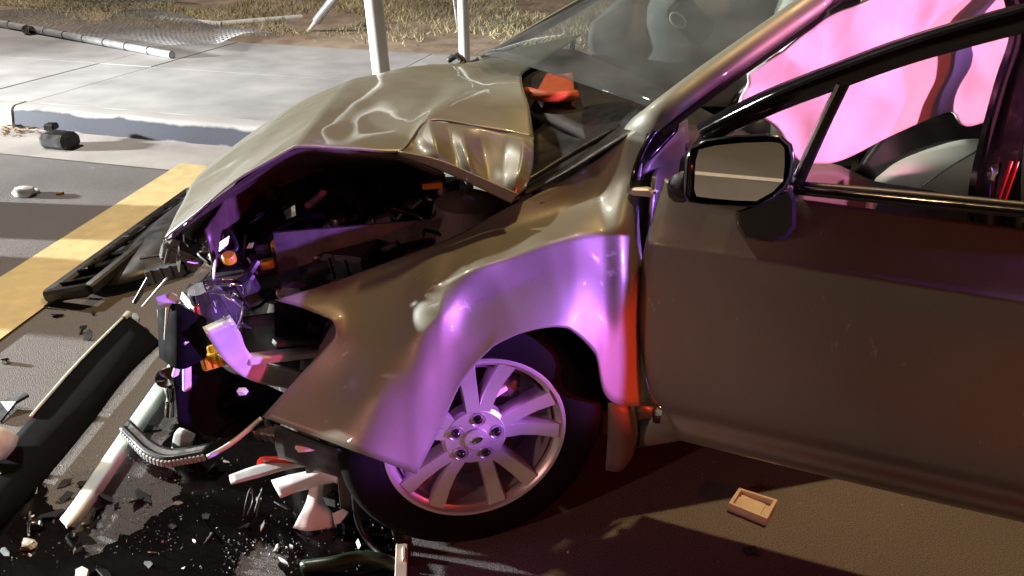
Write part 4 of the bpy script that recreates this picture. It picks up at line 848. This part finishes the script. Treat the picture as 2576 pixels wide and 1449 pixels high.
# black box-like scrap at the kerb, white lump on the road
KS = thing('sensor_housing', merge(crate(G(150,352,.06), gd[0]*V3(1,0,0)+gd[1]*V3(0,1,0), V3(gn[0],gn[1],0), (0,0,1), .20, .16, .10, .25), crate(G(128,318,.12), V3(1,0,0), V3(0,1,0), (0,0,1), .07, .08, .04, .2)), 'black', 'black broken plastic housing lying in the gutter', 'housing', smooth=30)
thing('white_lump', lump(G(60,482,.025), (.05,.04,.03), 71, .18), 'whiteplastic', 'white plastic lump on the road left of the yellow stripe', 'scrap', smooth=40)
thing('white_lump', lump(G(90,480,.012), (.022,.018,.012), 72, .3), 'whiteplastic', 'little white crumb just right of the white plastic lump', 'scrap', smooth=40)
thing('road_pebble', lump(G(150,487,.006), (.022,.012,.008), 73, .3), 'leaf', 'brown flake between the white lump and yellow stripe', 'flake', smooth=False)
thing('road_pebble', lump(G(14,908,.008), (.014,.010,.010), 74, .2), 'chrome', 'tiny bright bolt on the road near the left edge', 'bolt', smooth=False)
# dry leaves in the gutter
for k in range(34):
    p = G(rng.uniform(5,110), rng.uniform(312,345), .02); a = rng.uniform(0,6.28); s_ = rng.uniform(.015,.035)
    c_, n2 = p + V3(0,0,rng.uniform(.004,.03)), nrm(V3(rng.normal()*.5, rng.normal()*.5, 1))
    _, aa_, bb_ = frame(n2, V3(math.cos(a), math.sin(a), 0)); 
    lf = thing('dry_leaf', prism([c_+aa_*s_, c_+aa_*s_*.3+bb_*s_*.5, c_-aa_*s_, c_+aa_*s_*.3-bb_*s_*.5], n2, .0015), 'leaf', 'small brown dry leaf piled in the gutter by the kerb joint', 'leaf', 'dry leaves in the gutter', smooth=False)

def shard_on_road(x, y, L_, mat, name, label, cat, group):
    c_ = G(x, y, .006 + L_*.12); n2 = nrm(V3(rng.normal()*.45, rng.normal()*.45, 1)); a = rng.uniform(0, 6.28); _, a_, b_ = frame(n2, V3(math.cos(a), math.sin(a), .1)); k_ = rng.integers(5, 8); P = []
    for q in range(k_):
        th = 2*math.pi*q/k_ + rng.normal()*.18; P.append(c_ + a_*math.cos(th)*L_*rng.uniform(.5,1.2) + b_*math.sin(th)*L_*rng.uniform(.2,.6))
    thing(name, prism(P, n2, rng.uniform(.002,.006)), mat, label, cat, group, smooth=False)
for k in range(46):
    x, y = rng.uniform(-20, 960), rng.uniform(1060, 1449)
    if 130 < x < 330 and y < 1180: continue
    shard_on_road(x, y, rng.uniform(.012, .045), 'black', 'plastic_shard', 'jagged black plastic shard among the wreckage on the road', 'shard', 'black shards below the bumper')
for k in range(22):
    shard_on_road(rng.uniform(20, 900), rng.uniform(1040, 1445), rng.uniform(.006, .018), ['palemetal','whiteplastic','clear'][k % 3], 'pale_shard', 'little pale shard among the wreckage on the road', 'shard', 'pale shards below the bumper')
for k in range(12):
    shard_on_road(rng.uniform(120, 420), rng.uniform(640, 860), rng.uniform(.012, .035), 'black', 'plastic_shard', 'jagged black plastic shard beside the torn bumper grille', 'shard', 'black shards by the grille')
# shade among the wreckage painted as thin dark glossy sheets with ragged edges
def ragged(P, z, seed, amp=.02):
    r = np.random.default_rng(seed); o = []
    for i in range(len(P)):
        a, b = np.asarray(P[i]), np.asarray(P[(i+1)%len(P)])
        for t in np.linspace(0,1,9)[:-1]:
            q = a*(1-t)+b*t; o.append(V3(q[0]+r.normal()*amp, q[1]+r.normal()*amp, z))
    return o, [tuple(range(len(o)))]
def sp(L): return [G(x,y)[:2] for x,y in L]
struct('shade_sheet', ragged(sp([(-200,1130),(60,1180),(112,1232),(140,1290),(205,1345),(262,1275),(240,1330),(200,1352),(222,1405),(300,1470),(420,1700),(-300,1700)]), .005, 1, .008), 'shade_dark')
struct('shade_sheet_front', ragged(sp([(490,900),(470,990),(450,1070),(398,1140),(445,1185),(455,1240),(410,1290),(330,1340),(222,1408),(300,1475),(480,1520),(590,1460),(600,1400),(650,1365),(700,1380),(720,1440),(700,1520),(1050,1530),(1010,1380),(930,1210),(640,1080)]), .0052, 2, .008), 'shade_dark')
# broken glass crumbs: uncountable
gv, gf = [], []
def crumbs(x0,x1,y0,y1,n,z=.012):
    for k in range(n):
        p = G(rng.uniform(x0,x1), rng.uniform(y0,y1), 0); s_ = rng.uniform(.0015,.0045); k0 = len(gv)
        R_ = rng.normal(size=(4,3)); gv.extend([p + V3(0,0,s_+.004) + nrm(r_)*s_ for r_ in R_]); gf.extend([(k0,k0+1,k0+2),(k0,k0+2,k0+3),(k0,k0+3,k0+1),(k0+1,k0+3,k0+2)])
crumbs(120,480,880,1330,260); crumbs(210,460,1150,1400,420); crumbs(480,1000,1150,1445,200); crumbs(0,420,400,760,60); crumbs(0,200,1250,1445,50); crumbs(560,760,1360,1449,160); crumbs(1400,2500,1150,1449,50)
thing('glass_crumbs', (gv, gf), 'sparkle', 'tiny crumbs of broken glass scattered over the road', 'glass', kind='stuff', smooth=False)

# ================================================================== FENCE WRECKAGE AND POSTS
def post(px_top, px_bot, dist_y, r, label, mat='postwhite'):
    """upright round post standing on the pavement at forward distance dist_y"""
    d = ray(*px_bot); p = CAM + d * (dist_y / d[1]); b = V3(p[0], p[1], .16)
    d2 = ray(*px_top); q = CAM + d2 * (dist_y / d2[1]); lean = (q - p) / (q[2] - p[2])
    PR = root('fence_post', tuple(b), label, 'post', 'upright pale fence posts')
    t1 = b + lean * 2.3; part('post_tube', PR, tube([b, b + lean, t1], r, 20, 1, False), mat, 40)
    part('post_cap', PR, lathe([(r*1.08,-.03),(r*1.08,.0),(r*.8,.02),(0,.03)], t1, lean, 20), mat, 40)
    return PR, b, lean
PA, _, _ = post((947,0), (965,165), 5.45, .060, 'thicker left pale post rising behind the hood')
PB, pb, pl_ = post((1166,0), (1171,150), 6.3, .042, 'thinner right pale post rising behind the hood')
part('tie_wire', PB, tube([pb + pl_*1.55 + V3(-.06,0,0), pb + pl_*1.3 + V3(-.14,-.02,0), pb + pl_*1.0 + V3(-.06,-.03,0), pb + pl_*.75 + V3(-.07,-.02,0), pb + pl_*.5 + V3(-.05,0,0)], .006, 6), 'galv', 'all')
part('post_clamp', PB, lathe([(.049,-.02),(.056,-.02),(.056,.02),(.049,.02)], pb + pl_*.78, pl_, 18), 'galv')
# leaning broken tube top left of the posts
p0, p1 = G(770,85,.17), plane(845,-10,G(770,85,.17)+V3(0,-.15,0),V3(0,1,0))
BT = root('broken_fence_tube', tuple(p0), 'short broken fence tube leaning up out of the soil', 'tube')
part('outer_sleeve', BT, tube([p0+(p1-p0)*.35, p1+(p1-p0)*.6], .045, 14, 1, False), 'galv', 40)
part('inner_tip', BT, tube([p0, p0+(p1-p0)*.4], [.012,.028], 12, 1, False), 'postwhite', 40)
# fallen rails
R1 = root('fallen_fence_rail', tuple(G(200,90,.16)), 'long grey fence rail lying across the pavement under the mesh', 'rail', 'fallen fence rails')
ra, rb = G(-260,10,.22), G(432,138,.20)
part('rail_tube', R1, tube([ra,(ra+rb)/2,rb], .034, 14, 1, False), 'galv', 40)
part('rail_end', R1, lathe([(.030,.001),(.026,.001),(.024,-.06),(0,-.06)], rb, nrm(rb-ra), 14), 'dark')
part('rail_coupling', R1, lathe([(.034,-.06),(.046,-.05),(.046,.05),(.034,.06)], G(72,76,.212), nrm(rb-ra), 14), 'grime')
for f_ in np.linspace(.3,.94,11):
    c_ = ra+(rb-ra)*f_; part('wire_tie', R1, lathe([(.034,-.006),(.039,-.004),(.039,.004),(.034,.006)], c_, nrm(rb-ra), 12), 'grime')
R2 = root('fallen_fence_rail', tuple(G(600,60,.2)), 'pale fence rail lying at the back edge of the pavement', 'rail', 'fallen fence rails')
ra, rb, rc = G(415,50,.20), G(560,62,.22), G(760,45,.24)
part('rail_tube', R2, tube([ra, rb], .034, 14, 1, False), 'postwhite', 40)
part('rail_tube', R2, tube([rb, rc], .040, 14, 1, False), 'postwhite', 40)
part('rail_cap', R2, lump(ra, (.05,.05,.05), 81, .08), 'postwhite', 'all')
part('rail_end', R2, lathe([(.037,.001),(.032,.001),(.03,-.06),(0,-.06)], rc, nrm(rc-rb), 14), 'dark')
thing('fallen_fence_stub', tube([G(330,38,.2),G(405,38,.22)], .03, 12, 1, False), 'galv', 'short grey tube stub beside the rolled chain link', 'tube', smooth=40)
thing('white_pebble', lump(G(725,76,.17), (.035,.03,.03), 82, .2), 'whiteplastic', 'small white lump on the soil right of the pale rail', 'scrap', smooth=40)
# chain link: woven zigzag wires
def chainlink(surf, nu, nv, r=.0028):
    """surf(u,v)->point; nu wires, nv zigzags"""
    Vv, F = [], []
    for i in range(nu):
        P = []
        for j in range(nv*2+1):
            u = (i + (1 if j % 2 else 0)*1.0) / nu; P.append(surf(min(u,1), j/(nv*2)) + V3(0,0,.003 if (j//1)%2 else -.001))
        v, f = tube(P, r, 3, 1, False, False); k0 = len(Vv); Vv += v; F += [tuple(x+k0 for x in q) for q in f]
    return Vv, F
ca, cb, cc, ce_ = G(-120,40,.19), G(430,128,.21), G(690,88,.22), G(330,20,.21)
def s1(u, v):
    a = ca*(1-u)+cb*u; b = ce_*(1-u)+cc*u; p = a*(1-v)+b*v
    return p + V3(0,0,.05*abs(math.sin(5*u+3*v)) + .03*math.sin(9*v+2*u)*v)
CM = thing('chain_link_mesh', chainlink(s1, 44, 26, .003), 'wire', 'flattened chain link mesh spread over the pavement', 'fence mesh', 'chain link fencing', smooth=False)
rc0 = G(270,22,.15)
def s2(u, v):
    a = -1.3 + 4.4*v; rad = .21 + .05*math.sin(3*a); L = (u-.5)*2.6
    base = G(150,42,.15); ax_ = V3(gd[0],gd[1],0); nn_ = V3(gn[0],gn[1],0)
    return base + ax_*(L+.25*math.sin(a)) + nn_*(.30+rad*math.cos(a)*1.6) + V3(0,0,.24+rad*math.sin(a)+.05*math.sin(4*u+2*v))
thing('chain_link_roll', chainlink(s2, 34, 28, .0048), 'galv', 'bulging roll of chain link mesh behind the grey rail', 'fence mesh', 'chain link fencing', smooth=False)
# standing torn mesh strip beside the thin post
def s3(u, v):
    return pb + V3(.06 + u*2.6, .10+.25*u, .02 + v*1.9 + .03*math.sin(6*u))
thing('standing_chain_link', chainlink(s3, 40, 30, .0024), 'wire', 'standing chain link panel right of the thinner pale post', 'fence mesh', 'chain link fencing', smooth=False)
# dry weeds and litter at the back of the pavement
for (x, y, s_) in ((500,22,.20),(528,18,.14)):
    b = G(x,y,.17); wv, wf = [], []
    for k in range(9):
        a = rng.uniform(0,6.28); q = b + V3(math.cos(a)*s_*.7, math.sin(a)*s_*.5, s_*rng.uniform(.3,.9)); n2 = nrm(V3(rng.normal(), -1, .6)); _, aa_, bb_ = frame(n2, q-b)
        v, f = prism([q+bb_*s_*.5, q+aa_*s_*.2, q-bb_*s_*.45, q-aa_*s_*.22], n2, .003); k0=len(wv); wv+=v; wf+=[tuple(i+k0 for i in z) for z in f]
        v, f = tube([b, q], .005, 5, 1, False); k0=len(wv); wv+=v; wf+=[tuple(i+k0 for i in z) for z in f]
    thing('dry_weed', (wv, wf), 'leaf', ('larger' if s_>.15 else 'smaller') + ' dry brown leafy weed behind the pale rail', 'weed', 'dry weeds behind the rail', smooth=False)
# unseen panel added on the left, shaped to cast shadow bands on the road
bc = [[V3(-3.15+.05*math.sin(y*3), y, z) for z in (.02,.18*h_+.02,.36*h_)] for y, h_ in ((2.86,.2),(2.92,.85),(3.15,1.0),(3.42,.9),(3.48,.12),(3.62,.12),(3.68,.9),(3.85,1.0),(4.04,.85),(4.1,.2))]
thing('unseen_shadow_panel', patch(bc,4), 'black', 'added unseen black panel casting shadow bands on the road', 'bumper', smooth='all', solid=.01)
